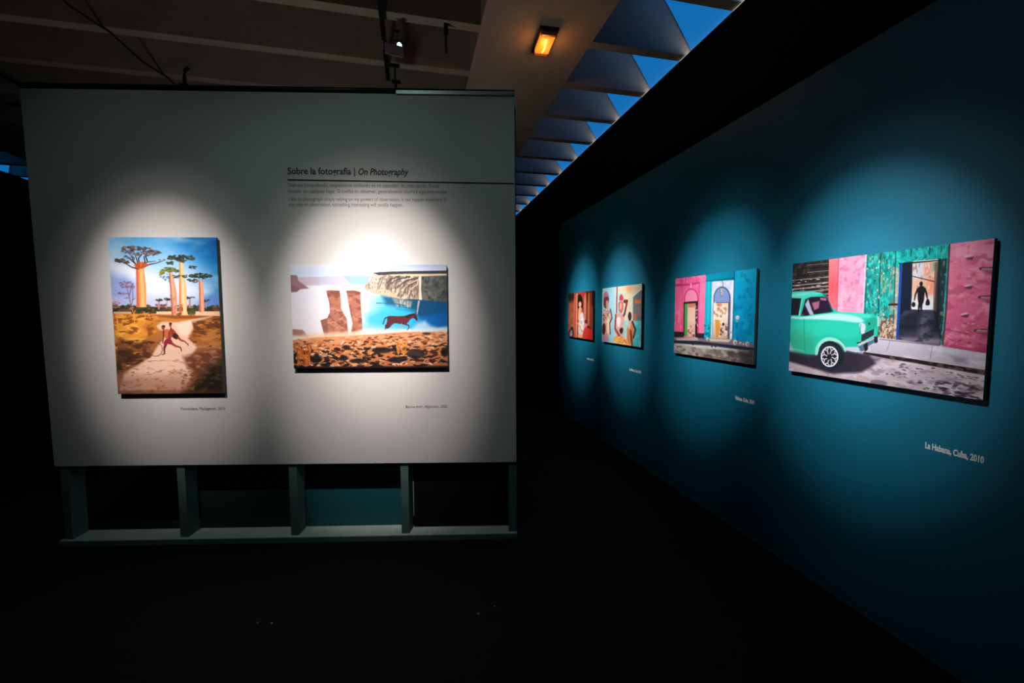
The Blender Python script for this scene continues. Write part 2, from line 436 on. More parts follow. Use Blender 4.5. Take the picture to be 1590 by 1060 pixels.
    s.dabs([(500, 288), (560, 274), (620, 276), (655, 292), (600, 300), (560, 296)], 60, 12, 5, leaf, al=.9); s.dabs([(505, 305), (560, 305), (565, 325), (520, 322)], 20, 9, 4, leaf, al=.75)
    s.line([(575, 325), (560, 312), (540, 318)], 6, (200, 120, 96), wd2=3); s.line([(585, 320), (600, 305)], 6, (220, 150, 120), wd2=3)
    s.dabs([(505, 475), (545, 470), (548, 502), (505, 505)], 20, 9, 8, [(56, 66, 40), (84, 80, 50)], al=.8)
    # children and hoop
    s.sm = 2
    sk, sk2 = (150, 66, 48), (92, 38, 36)
    s.ring(326, 701, 37, 38, 4, (110, 66, 62)); s.line([(343, 668), (350, 650), (362, 652)], 3, (110, 66, 62))
    s.oval(409, 557, 9, 8, (52, 30, 32)); s.oval(408, 564, 7, 9, (120, 58, 46)); s.line([(408, 572), (412, 584)], 6, sk)
    s.poly([(404, 578), (422, 584), (440, 606), (458, 630), (448, 648), (420, 632), (406, 610)], sk, 2); s.poly([(420, 612), (444, 612), (462, 636), (446, 648), (416, 634)], (60, 26, 30), 3, .9)
    s.line([(452, 636), (468, 650), (488, 656), (504, 672)], 13, sk, wd2=5); s.line([(505, 670), (508, 680)], 5, sk2); s.line([(410, 592), (420, 606), (414, 622)], 7, sk2, wd2=4)
    s.oval(369, 573, 11, 9, (56, 32, 34)); s.oval(367, 581, 8, 9, (128, 64, 48)); s.line([(372, 588), (376, 598)], 7, sk)
    s.poly([(366, 592), (386, 586), (412, 592), (416, 606), (408, 640), (394, 650), (380, 640), (374, 612)], (196, 106, 66), 2)
    s.poly([(396, 592), (416, 598), (408, 640), (394, 648)], (120, 50, 40), 4, .7)
    s.line([(369, 598), (370, 630), (364, 666)], 9, sk2, wd2=5); s.line([(411, 598), (420, 618), (406, 644)], 9, sk, wd2=5)
    s.line([(386, 664), (374, 692), (374, 722)], 17, sk2, wd2=7); s.line([(376, 724), (362, 731)], 7, sk2, wd2=5); s.line([(404, 660), (436, 682), (464, 690)], 17, sk, wd2=8); s.line([(464, 690), (470, 710)], 7, sk2, wd2=5)
    s.poly([(376, 646), (404, 636), (424, 660), (410, 676), (392, 668), (376, 684), (368, 668)], (142, 42, 66), 2)
    s.grain(6, 1.6)
    return s


def print_lake():
    """eroded rock towers before a blue lake, a foal trotting along the stony shore"""
    s = Sheet(360, 240, [(98, 98), (1330, 114), (1336, 908), (124, 908)], 11)
    full = [(0, 0), (1464, 0), (1464, 1060), (0, 1060)]
    s.grad(full, [(0, (222, 228, 242)), (.14, (210, 222, 242)), (.3, (236, 238, 248)), (1, (240, 232, 236))], a=(700, 100), b=(700, 650))
    s.grad([(800, 90), (1400, 90), (1400, 170), (800, 150)], [(0, (180, 194, 224)), (1, (214, 220, 238))], soft=50, a=(1000, 110), b=(1000, 170), al=.9)
    s.poly([(160, 200), (520, 190), (740, 195), (720, 250), (560, 262), (330, 262), (160, 262)], (196, 194, 214), 10, .9)
    s.poly([(520, 192), (745, 196), (700, 266), (580, 258)], (156, 188, 206), 12, .85)
    s.poly([(160, 198), (330, 200), (330, 262), (160, 262)], (206, 186, 196), 16, .7)
    s.poly([(90, 178), (155, 182), (165, 225), (250, 285), (180, 292), (150, 312), (90, 314)], (160, 124, 128), 6)
    s.poly([(90, 240), (180, 290), (150, 312), (90, 314)], (132, 104, 108), 10, .7)
    # water
    s.grad([(640, 300), (760, 340), (1340, 380), (1340, 640), (640, 640)], [(0, (236, 244, 250)), (.3, (112, 200, 232)), (.6, (40, 160, 214)), (1, (6, 96, 150))], soft=60, a=(650, 470), b=(1280, 520))
    s.grad([(820, 350), (1340, 380), (1340, 560), (1120, 520), (1000, 440), (860, 420)], [(0, (34, 90, 118)), (.5, (6, 66, 96)), (1, (0, 78, 128))], soft=40, a=(900, 380), b=(1300, 540), al=.95)
    s.poly([(840, 440), (1080, 470), (1080, 600), (700, 620), (700, 500)], (70, 186, 228), 60, .75)
    s.poly([(640, 560), (1040, 600), (1040, 640), (640, 640)], (160, 212, 232), 40, .7)
    s.poly([(1130, 520), (1340, 470), (1340, 610), (1200, 620)], (0, 96, 168), 40, .85)
    s.poly([(900, 365), (1060, 395), (1050, 440), (930, 425)], (150, 150, 146), 12, .8)
    s.dabs([(900, 370), (1060, 398), (1050, 440), (920, 425)], 22, 5, 14, [(200, 192, 180), (80, 84, 84)], rot=0, jit=.1, al=.6)
    s.line([(780, 405), (900, 410), (1000, 425)], 8, (24, 96, 128), .8); s.line([(930, 450), (1100, 478)], 6, (20, 120, 160), .7)
    s.line([(1112, 395), (1104, 440), (1098, 490)], 16, (196, 178, 172), .85, wd2=8)
    # cliff
    s.poly([(755, 175), (800, 165), (1340, 160), (1340, 400), (1240, 396), (1100, 378), (960, 372), (860, 350), (760, 330), (690, 295), (690, 272), (740, 225)], (150, 130, 116), 3)
    s.grad([(690, 290), (740, 225), (755, 178), (830, 180), (850, 300), (1050, 360), (1000, 376), (860, 350), (760, 330)], [(0, (206, 188, 176)), (1, (222, 190, 160))], soft=14, a=(760, 180), b=(900, 350))
    s.poly([(1130, 205), (1340, 198), (1340, 400), (1235, 396), (1130, 380)], (84, 86, 84), 4); s.tex([(1130, 205), (1340, 198), (1340, 400), (1235, 396), (1130, 380)], (116, 112, 104), 26, .8, .48, .66, al=.8)
    s.tex([(1130, 205), (1340, 198), (1340, 400), (1235, 396), (1130, 380)], (44, 58, 58), 30, .8, .54, .68, al=.8)
    s.poly([(755, 170), (900, 162), (1340, 160), (1340, 186), (1000, 180), (800, 190)], (60, 62, 58), 4)
    s.poly([(880, 186), (1340, 184), (1340, 198), (1100, 202), (900, 196)], (222, 200, 176), 3)
    for x in range(20):
        x0 = 770+x*17+s.r.rand()*8; y0 = 195+s.r.rand()*30; L_ = 60+s.r.rand()*60
        s.line([(x0+26, y0), (x0+8, y0+L_*.5), (x0-10+s.r.rand()*10, y0+L_)], 7+s.r.rand()*7, [(232, 214, 196), (66, 66, 62), (96, 84, 76), (240, 222, 200)][x % 4], .8, wd2=4)
    for q in [[(1100, 215), (1000, 240), (930, 300), (925, 330)], [(1040, 205), (940, 225), (870, 270)], [(1090, 240), (1010, 290), (1000, 330)], [(960, 200), (900, 220), (860, 250)]]: s.line(q, 14, (60, 66, 62), .85, wd2=5)
    for q in [[(1110, 225), (1030, 265), (965, 320), (960, 350)], [(1030, 215), (960, 250), (905, 300)], [(1100, 262), (1050, 300), (1035, 340)]]: s.line(q, 9, (216, 192, 170), .9, wd2=5)
    s.poly([(860, 350), (960, 300), (985, 330), (1050, 350), (1100, 378), (960, 372)], (214, 186, 158), 10, .75); s.dabs([(880, 290), (1100, 300), (1110, 370), (900, 350)], 60, 5, 18, [(236, 214, 192), (78, 74, 68), (190, 160, 136)], rot=.15, jit=.2, al=.7)
    s.poly([(1112, 212), (1132, 206), (1128, 300), (1136, 384), (1112, 382), (1116, 300)], (238, 218, 198), 4)
    s.tex([(690, 280), (760, 190), (900, 190), (1110, 220), (1110, 380), (860, 350)], (90, 82, 76), 14, .7, .56, .68, al=.6)
    # rocks right and bottom left: rock towers
    rk, rd, rl = (176, 116, 98), (126, 78, 66), (206, 150, 126)
    tw = [(384, 306), (420, 300), (490, 306), (498, 360), (500, 440), (520, 480), (545, 520), (552, 600), (558, 660), (370, 664), (338, 534), (392, 516), (414, 470), (408, 400)]
    t2 = [(542, 306), (600, 302), (654, 318), (658, 440), (668, 560), (668, 640), (575, 650), (590, 560), (562, 420)]
    for q in (tw, t2):
        s.poly(q, rk, 3); s.tex(q, rd, 26, 1.4, .5, .62, al=.7); s.tex(q, rl, 22, 2, .56, .7, al=.6)
    s.poly([(390, 306), (490, 306), (498, 350), (400, 350)], rd, 14, .5); s.poly([(545, 305), (654, 316), (655, 335), (550, 325)], rd, 5, .8)
    s.poly([(340, 536), (392, 520), (400, 650), (372, 660)], rd, 12, .6); s.line([(500, 370), (502, 450), (548, 530), (556, 640)], 6, rl, .6)
    s.poly([(100, 600), (200, 608), (240, 660), (280, 680), (100, 690)], (186, 136, 118), 6); s.poly([(100, 600), (190, 606), (200, 640), (100, 650)], (166, 120, 108), 8, .5)
    # spray and shore
    s.poly([(100, 650), (330, 660), (560, 640), (700, 600), (840, 615), (1340, 600), (1340, 650), (700, 660), (100, 700)], (250, 236, 226), 22, .9)
    s.poly([(1060, 600), (1100, 560), (1160, 545), (1200, 580), (1260, 600), (1340, 590), (1340, 640), (1040, 640)], (206, 220, 234), 34, .8)
    s.poly([(200, 640), (560, 620), (700, 640), (700, 680), (200, 690)], (246, 204, 176), 26, .75)
    s.poly([(110, 690), (300, 668), (700, 650), (1000, 630), (1340, 632), (1340, 960), (110, 960)], (214, 142, 100), 10)
    G = [(110, 685), (700, 655), (1340, 635), (1340, 920), (110, 920)]
    s.grad(G, [(0, (232, 172, 134)), (.5, (200, 128, 84)), (1, (150, 92, 62))], soft=10, a=(700, 650), b=(700, 900), al=.8)
    s.dabs(G, 420, 24, 7, [(222, 152, 108), (240, 186, 146), (196, 108, 54), (214, 130, 70), (168, 98, 66)], jit=.5, al=.8)
    s.dabs([(110, 705), (700, 670), (1340, 640), (1340, 760), (110, 790)], 150, 20, 5, [(86, 46, 34), (48, 28, 26), (120, 66, 44)], jit=.3, al=.85)
    s.dabs([(110, 770), (700, 740), (1340, 730), (1340, 900), (110, 900)], 170, 30, 10, [(40, 26, 24), (70, 40, 30), (24, 24, 26)], jit=.4, al=.88)
    s.dabs([(110, 700), (1340, 660), (1340, 900), (110, 900)], 150, 16, 5, [(250, 196, 150), (236, 160, 90), (246, 214, 190)], jit=.8, al=.85)
    for (x, y, a, b) in [(820, 770, 80, 24), (1085, 800, 70, 38), (300, 835, 50, 30), (140, 830, 22, 44), (540, 745, 34, 16), (930, 845, 60, 24), (640, 850, 70, 18), (1310, 790, 30, 36), (520, 830, 36, 20), (1170, 645, 34, 9)]:
        s.oval(x, y, a, b, (30, 24, 26), 14, .9)
    s.poly([(1020, 780), (1060, 765), (1150, 800), (1170, 830), (1100, 815), (1030, 810)], (74, 58, 52), 10, .7)
    s.dabs([(150, 760), (270, 740), (240, 880), (140, 880)], 60, 5, 26, [(216, 112, 48), (240, 156, 84), (150, 70, 34)], jit=.25, al=.8)
    s.dabs([(930, 700), (1020, 690), (1010, 800), (940, 790)], 30, 5, 20, [(200, 120, 50), (236, 160, 80)], jit=.3, al=.8)
    s.poly([(110, 893), (1340, 893), (1340, 960), (110, 960)], (26, 20, 20), 10, .9)
    # the foal
    s.sm = 2
    hb, hd = (92, 46, 54), (44, 26, 40)
    s.poly([(862, 512), (880, 504), (940, 508), (1000, 506), (1040, 492), (1075, 486), (1090, 490), (1104, 540), (1094, 546), (1072, 522), (1048, 530), (1030, 552), (1010, 574), (975, 572), (925, 560), (905, 570), (880, 600), (850, 604), (842, 580), (862, 560)], hb, 1.5)
    s.poly([(1000, 506), (1075, 486), (1092, 488), (1060, 510), (1010, 530)], hd, 6, .8); s.poly([(1080, 490), (1104, 540), (1094, 546), (1072, 520)], hd, 2, .7)
    s.line([(868, 516), (848, 520), (838, 545), (830, 566)], 8, hd); s.line([(880, 560), (868, 580), (850, 582), (848, 610)], 12, hb, wd2=6); s.line([(900, 565), (870, 590), (862, 602)], 12, hb, wd2=6)
    s.line([(975, 568), (974, 600)], 9, (190, 150, 150)); s.line([(1000, 568), (1030, 578), (1034, 596), (1020, 614)], 12, hb, wd2=6)
    s.line([(1086, 488), (1092, 478)], 5, hd)
    s.grain(5, 1.6)
    return s


def print_street():
    """green vintage car before flaking doors and pink walls, a figure walking down the passage"""
    s = Sheet(500, 360, [(70, 215), (1196, 62), (1160, 982), (49, 812)], 21)
    s.poly([(0, 0), (1316, 0), (1316, 1060), (0, 1060)], (206, 186, 190))
    # louvred shutter
    s.poly([(60, 200), (272, 170), (272, 480), (50, 480)], (40, 34, 34), 2)
    s.tex([(60, 200), (272, 170), (272, 400), (50, 400)], (84, 72, 66), 26, .8, .5, .68, al=.7)
    for i, (y, w_) in enumerate([(222, 2), (262, 3), (292, 4), (322, 6), (342, 7), (362, 5), (385, 5), (402, 4)]):
        s.line([(150 if i < 2 else 66, y+14 if i > 1 else y), (268, y-6 if i > 1 else y-12)], w_, (190, 172, 164), .75); s.line([(66, y+24), (268, y+6)], 5, (16, 14, 16), .7)
    s.dabs([(66, 300), (268, 280), (268, 400), (66, 380)], 30, 10, 2.5, [(236, 222, 214), (150, 130, 122)], rot=-.1, jit=.1, al=.7)
    s.grad([(270, 186), (326, 178), (322, 480), (268, 480)], [(0, (240, 130, 136)), (.5, (240, 92, 98)), (1, (226, 116, 130))], a=(270, 200), b=(270, 480))
    s.line([(324, 184), (320, 478)], 6, (190, 60, 84), .8)
    s.grad([(326, 178), (480, 158), (468, 490), (320, 484)], [(0, (224, 158, 182)), (.5, (232, 150, 178)), (1, (226, 158, 186))], a=(330, 200), b=(460, 480))
    s.tex([(326, 178), (480, 158), (468, 490), (320, 484)], (240, 184, 204), 40, .8, .48, .66, al=.6); s.tex([(326, 178), (480, 158), (468, 490), (320, 484)], (196, 104, 140), 30, .8, .6, .74, al=.6)
    s.oval(362, 243, 26, 9, (196, 110, 146), 14, .7); s.line([(474, 162), (464, 488)], 5, (244, 206, 220), .9)
    # teal doors
    D = [(480, 156), (945, 98), (925, 660), (560, 640), (466, 500)]
    s.poly(D, (20, 150, 142), 2); s.tex(D, (56, 200, 190), 30, .5, .46, .62, al=.8); s.tex(D, (8, 96, 96), 24, .45, .56, .68, al=.7)
    s.tex([(560, 230), (664, 190), (660, 640), (556, 640)], (176, 168, 140), 22, .5, .52, .64, al=.75)
    s.tex([(480, 156), (664, 130), (660, 640), (470, 600)], (112, 120, 96), 16, .5, .58, .68, al=.6)
    s.poly([(556, 520), (660, 510), (660, 640), (556, 634)], (196, 168, 148), 14, .9); s.tex([(545, 500), (664, 490), (660, 640), (550, 634)], (96, 60, 44), 16, .6, .5, .62, al=.8)
    s.tex([(660, 140), (945, 100), (940, 180), (660, 200)], (30, 170, 172), 20, .6, .5, .64, al=.7)
    s.poly([(640, 250), (664, 230), (660, 630), (636, 600)], (206, 172, 158), 12, .75)
    for q in [[(558, 150), (550, 560)], [(641, 142), (636, 620)], [(728, 128), (726, 168)], [(832, 116), (830, 158)], [(486, 158), (474, 490)]]: s.line(q, 4.5, (10, 62, 64), .9)
    s.line([(468, 206), (664, 178)], 3, (10, 76, 76), .5); s.dabs([(480, 170), (664, 150), (650, 560), (470, 480)], 60, 4, 7, [(190, 206, 190), (230, 220, 196), (8, 66, 66)], al=.7)
    s.line([(612, 438), (652, 436)], 12, (60, 32, 30)); s.dabs([(560, 560), (655, 540), (650, 636), (565, 630)], 36, 5, 14, [(70, 40, 30), (226, 196, 170), (120, 80, 60)], rot=.3, jit=.6, al=.75)
    s.dabs([(740, 110), (930, 90), (925, 160), (740, 180)], 16, 3, 3, [(150, 220, 210), (4, 70, 74)], al=.7)
    # passage
    s.poly([(664, 206), (892, 178), (905, 640), (908, 665), (664, 640)], (16, 16, 26), 3)
    s.poly([(666, 210), (682, 204), (668, 640), (652, 636)], (16, 70, 150), 3); s.poly([(682, 212), (738, 202), (735, 460), (680, 500)], (10, 24, 48), 8, .8)
    s.grad([(738, 208), (880, 192), (862, 468), (736, 462)], [(0, (214, 206, 206)), (.5, (222, 170, 140)), (1, (230, 226, 226))], a=(800, 200), b=(800, 465))
    s.poly([(738, 210), (800, 205), (800, 290), (740, 290)], (206, 204, 210), 10, .9); s.poly([(800, 205), (850, 198), (848, 260), (805, 280)], (226, 150, 130), 8, .8)
    s.poly([(852, 200), (880, 196), (874, 240), (850, 250)], (110, 150, 96), 10, .7); s.poly([(820, 290), (866, 280), (862, 400), (825, 400)], (232, 150, 116), 12, .8); s.poly([(740, 400), (862, 380), (862, 465), (738, 462)], (226, 222, 224), 16, .8)
    s.dabs([(742, 215), (872, 205), (862, 400), (742, 380)], 40, 4, 13, [(240, 220, 210), (190, 110, 84), (120, 96, 90), (230, 190, 160)], jit=.2, al=.6)
    s.line([(742, 196), (878, 184)], 5, (220, 214, 210), .9); s.line([(740, 278), (790, 290), (860, 306)], 4, (40, 34, 36))
    s.poly([(862, 200), (884, 192), (880, 480), (858, 466)], (90, 70, 60), 4, .7); s.poly([(882, 184), (930, 176), (912, 640), (890, 600)], (24, 40, 44), 4, .9); s.tex([(896, 150), (935, 140), (915, 640), (900, 600)], (130, 140, 120), 18, .5, .54, .66, al=.7)
    s.grad([(700, 470), (860, 465), (905, 640), (900, 660), (668, 640), (672, 500)], [(0, (60, 62, 78)), (.5, (24, 26, 38)), (1, (96, 88, 104))], soft=8, a=(780, 465), b=(790, 655))
    s.poly([(780, 500), (840, 500), (850, 640), (780, 640)], (120, 116, 134), 30, .55); s.poly([(670, 620), (905, 630), (905, 665), (664, 642)], (150, 136, 150), 14, .6); s.tex([(680, 500), (880, 500), (900, 650), (670, 640)], (20, 20, 30), 20, 1.6, .5, .64, al=.6)
    # the figure
    s.sm = 2
    bk = (16, 14, 22)
    s.oval(788, 319, 10, 13, bk, 1.5); s.poly([(780, 330), (797, 330), (812, 346), (808, 380), (806, 420), (796, 440), (778, 440), (770, 410), (768, 350)], bk, 1.5)
    s.line([(770, 348), (757, 380), (752, 412)], 9, bk, wd2=5); s.line([(808, 345), (820, 375), (824, 400)], 9, bk, wd2=5)
    s.line([(780, 436), (776, 478)], 10, bk, wd2=6); s.line([(791, 436), (792, 470)], 10, bk, wd2=6)
    s.oval(748, 436, 11, 15, bk, 1.5); s.poly([(820, 404), (834, 402), (844, 440), (812, 442)], bk, 1.5)
    s.poly([(690, 500), (770, 470), (800, 480), (790, 530), (690, 540)], (14, 14, 24), 20, .5)
    # pink wall
    s.sm = 0
    Pk = [(945, 97), (1196, 62), (1176, 712), (1040, 700), (915, 675), (925, 480)]
    s.grad(Pk, [(0, (222, 136, 160)), (.4, (228, 120, 152)), (1, (200, 92, 128))], a=(1060, 80), b=(1040, 700))
    s.tex(Pk, (238, 160, 182), 44, 1.2, .46, .64, al=.75); s.tex(Pk, (186, 84, 116), 36, 1.4, .56, .7, al=.75); s.tex(Pk, (204, 96, 104), 20, 1.3, .6, .7, al=.5)
    s.line([(942, 100), (932, 480), (918, 660)], 7, (60, 50, 60), .9)
    for (x, y) in [(1058, 172), (1058, 335), (1042, 495)]:
        s.poly([(x-30, y-6), (x, y-16), (x+32, y-8), (x+10, y-2), (x-20, y+2)], (240, 196, 208), 6, .85); s.poly([(x-24, y+2), (x+24, y-8), (x+14, y+12), (x-16, y+10)], (92, 40, 56), 6, .9)
    for (x0, x1, y) in [(1122, 1194, 232), (1122, 1186, 392), (1104, 1184, 580)]:
        s.line([(x0, y), (x1, y-2)], 12, (96, 40, 56), .9); s.line([(x0+10, y+2), (x1, y+3)], 7, (206, 178, 182), .9); s.poly([(x0, y+6), (x1, y+8), (x1, y+36), (x0+40, y+30)], (128, 56, 80), 16, .7)
    s.line([(925, 570), (980, 585), (1060, 600)], 6, (150, 60, 90), .7); s.poly([(930, 650), (1050, 680), (1176, 660), (1176, 712), (1040, 700), (915, 675)], (170, 66, 96), 12, .8)
    s.dabs([(925, 500), (1180, 560), (1176, 700), (920, 660)], 50, 12, 4, [(166, 70, 100), (240, 170, 190), (120, 40, 60)], al=.6)
    # pavement, kerb and road
    s.grad([(540, 620), (700, 640), (920, 672), (1176, 712), (1170, 800), (900, 760), (480, 706)], [(0, (206, 196, 206)), (1, (188, 176, 186))], soft=3, a=(700, 640), b=(690, 740))
    s.tex([(540, 620), (1176, 712), (1170, 800), (480, 706)], (226, 218, 226), 26, 2, .48, .64, al=.6); s.poly([(960, 720), (1060, 735), (1060, 770), (1000, 765)], (132, 126, 138), 18, .7)
    s.line([(620, 640), (600, 700)], 3, (130, 120, 130), .7); s.line([(860, 670), (850, 740)], 3, (120, 110, 120), .7); s.line([(560, 632), (900, 668)], 4, (90, 80, 90), .8)
    R = [(40, 790), (200, 800), (400, 720), (480, 712), (900, 772), (1168, 826), (1160, 1000), (40, 830)]
    s.poly(R, (196, 176, 182), 3); s.tex(R, (222, 206, 212), 30, 2, .46, .62, al=.7); s.tex(R, (150, 130, 138), 22, 2.4, .56, .7, al=.7)
    s.poly([(470, 705), (620, 724), (900, 766), (1168, 806), (1168, 836), (900, 790), (620, 744), (470, 716)], (34, 26, 30), 3); s.tex([(620, 724), (1168, 806), (1168, 836), (620, 744)], (110, 96, 92), 10, 2, .5, .62, al=.7)
    s.dabs([(700, 770), (900, 800), (1160, 850), (1150, 960), (860, 930), (560, 830)], 70, 13, 4, [(96, 82, 92), (70, 60, 68), (130, 114, 122)], rot=.15, jit=.2, al=.7)
    s.dabs([(880, 850), (1150, 900), (1150, 980), (900, 960)], 36, 26, 6, [(80, 68, 78), (50, 42, 50)], rot=.15, jit=.15, al=.75)
    s.oval(560, 880, 50, 16, (120, 106, 112), 6, .85, .1); s.oval(795, 879, 16, 5, (40, 34, 40), 3, .9)
    # shadow under the car
    s.poly([(40, 700), (200, 720), (380, 700), (500, 720), (540, 770), (460, 820), (300, 830), (190, 800), (50, 760)], (40, 34, 46), 18, .95)
    s.poly([(480, 720), (560, 745), (500, 800), (420, 810)], (60, 52, 62), 26, .7)
    # the car
    s.sm = 1
    cg, cl, cd = (44, 182, 158), (146, 226, 208), (18, 118, 96)
    s.poly([(40, 370), (120, 366), (200, 368), (240, 376), (252, 392), (264, 400), (300, 478), (420, 484), (520, 492), (546, 504), (552, 560), (540, 620), (470, 650), (440, 640), (440, 700), (380, 700), (350, 650), (290, 626), (240, 632), (205, 680), (196, 728), (40, 690)], cg, 2)
    s.poly([(40, 372), (120, 366), (200, 368), (240, 378), (170, 396), (120, 410), (40, 402)], (92, 200, 184), 4, .9); s.poly([(40, 382), (180, 374), (100, 398), (40, 398)], (156, 226, 214), 8, .6)
    s.sm = 0
    s.poly([(60, 404), (118, 406), (102, 500), (54, 500)], (26, 30, 36), 2)
    s.poly([(118, 496), (140, 412), (170, 398), (240, 394), (262, 402), (290, 476), (230, 490), (150, 502)], (34, 24, 44), 2)
    s.poly([(138, 440), (156, 410), (176, 470), (190, 496), (166, 498)], (206, 204, 226), 6, .85); s.poly([(176, 430), (220, 420), (215, 462), (190, 470)], (196, 120, 140), 8, .8); s.poly([(222, 400), (256, 404), (258, 418), (226, 414)], (196, 130, 150), 5, .8)
    s.line([(190, 480), (214, 462), (240, 466)], 4, (14, 10, 20)); s.line([(116, 502), (200, 502), (292, 478)], 6, (20, 60, 60), .9); s.line([(122, 410), (106, 504)], 6, cl); s.line([(240, 384), (262, 402), (296, 478)], 5, (20, 80, 76))
    s.sm = 1
    s.poly([(120, 506), (290, 482), (420, 484), (520, 494), (500, 516), (440, 512), (330, 500), (180, 512)], (84, 206, 184), 6, .9)
    s.poly([(130, 510), (300, 488), (400, 498), (470, 520), (460, 545), (300, 524), (60, 522), (60, 506)], (206, 236, 230), 12, .85)
    s.poly([(60, 530), (300, 534), (455, 556), (450, 600), (380, 640), (300, 600), (200, 620), (60, 640)], (58, 200, 172), 20, .6)
    s.poly([(40, 580), (150, 590), (200, 640), (196, 724), (40, 690)], (60, 164, 126), 60, .7); s.line([(134, 520), (138, 700)], 2.5, (16, 96, 84), .8); s.line([(52, 686), (132, 700)], 3, (190, 216, 200), .8)
    s.poly([(196, 728), (200, 670), (240, 626), (300, 620), (350, 650), (376, 700), (360, 704), (330, 660), (280, 640), (230, 660), (214, 720)], (150, 226, 206), 3, .9)
    s.poly([(212, 724), (224, 668), (262, 642), (310, 646), (350, 690), (362, 730), (340, 790), (280, 720)], (16, 22, 30), 3)
    s.oval(286, 730, 74, 82, (30, 40, 50), 3); s.oval(300, 724, 66, 76, (22, 30, 38), 8, .6); s.oval(279, 732, 48, 57, (40, 34, 40), 2); s.ring(279, 732, 46, 55, 8, (230, 228, 232))
    for k in range(8):
        a = k*math.pi/4+.2; c, n = math.cos(a), math.sin(a)
        s.line([(279+14*c, 732+17*n), (279+32*math.cos(a+.14), 732+38*math.sin(a+.14)), (279+43*math.cos(a+.42), 732+51*math.sin(a+.42))], 5, (232, 228, 230))
        s.line([(279+32*math.cos(a+.14), 732+38*math.sin(a+.14)), (279+43*math.cos(a-.16), 732+51*math.sin(a-.16))], 5, (226, 222, 226))
    s.oval(276, 736, 12, 14, (30, 22, 28), 2)
    # nose, lamps, grille, bumper
    s.poly([(440, 545), (470, 540), (482, 560), (476, 604), (456, 604), (450, 580)], (206, 214, 222), 4); s.line([(452, 550), (448, 600)], 3, (40, 90, 90))
    s.poly([(480, 520), (546, 506), (550, 560), (470, 600), (484, 560)], (34, 146, 128), 5, .7); s.poly([(492, 540), (510, 540), (500, 556)], (10, 50, 50), 2)
    s.sm = 0
    s.poly([(458, 606), (528, 574), (526, 610), (456, 650)], (30, 34, 44), 2)
    for y in (0, 12, 24): s.line([(458, 618+y), (527, 584+y*.8)], 2, (84, 90, 100), .8)
    s.poly([(368, 678), (430, 676), (462, 680), (450, 706), (410, 708), (376, 696)], (196, 204, 216), 4); s.line([(378, 700), (440, 712)], 4, (70, 76, 90))
    s.poly([(440, 674), (490, 650), (546, 622), (548, 640), (494, 674), (470, 700), (452, 700)], (84, 110, 130), 4); s.poly([(470, 664), (492, 650), (496, 690), (478, 706)], (24, 26, 36), 3); s.poly([(528, 618), (548, 616), (550, 650), (532, 656)], (28, 28, 36), 3)
    s.line([(436, 662), (470, 650), (530, 612)], 4, (170, 230, 220), .8); s.poly([(544, 500), (556, 506), (556, 560), (546, 560)], (206, 226, 222), 4, .8); s.line([(434, 656), (452, 650)], 7, (10, 30, 34))
    s.grain(6, 1.6)
    return s


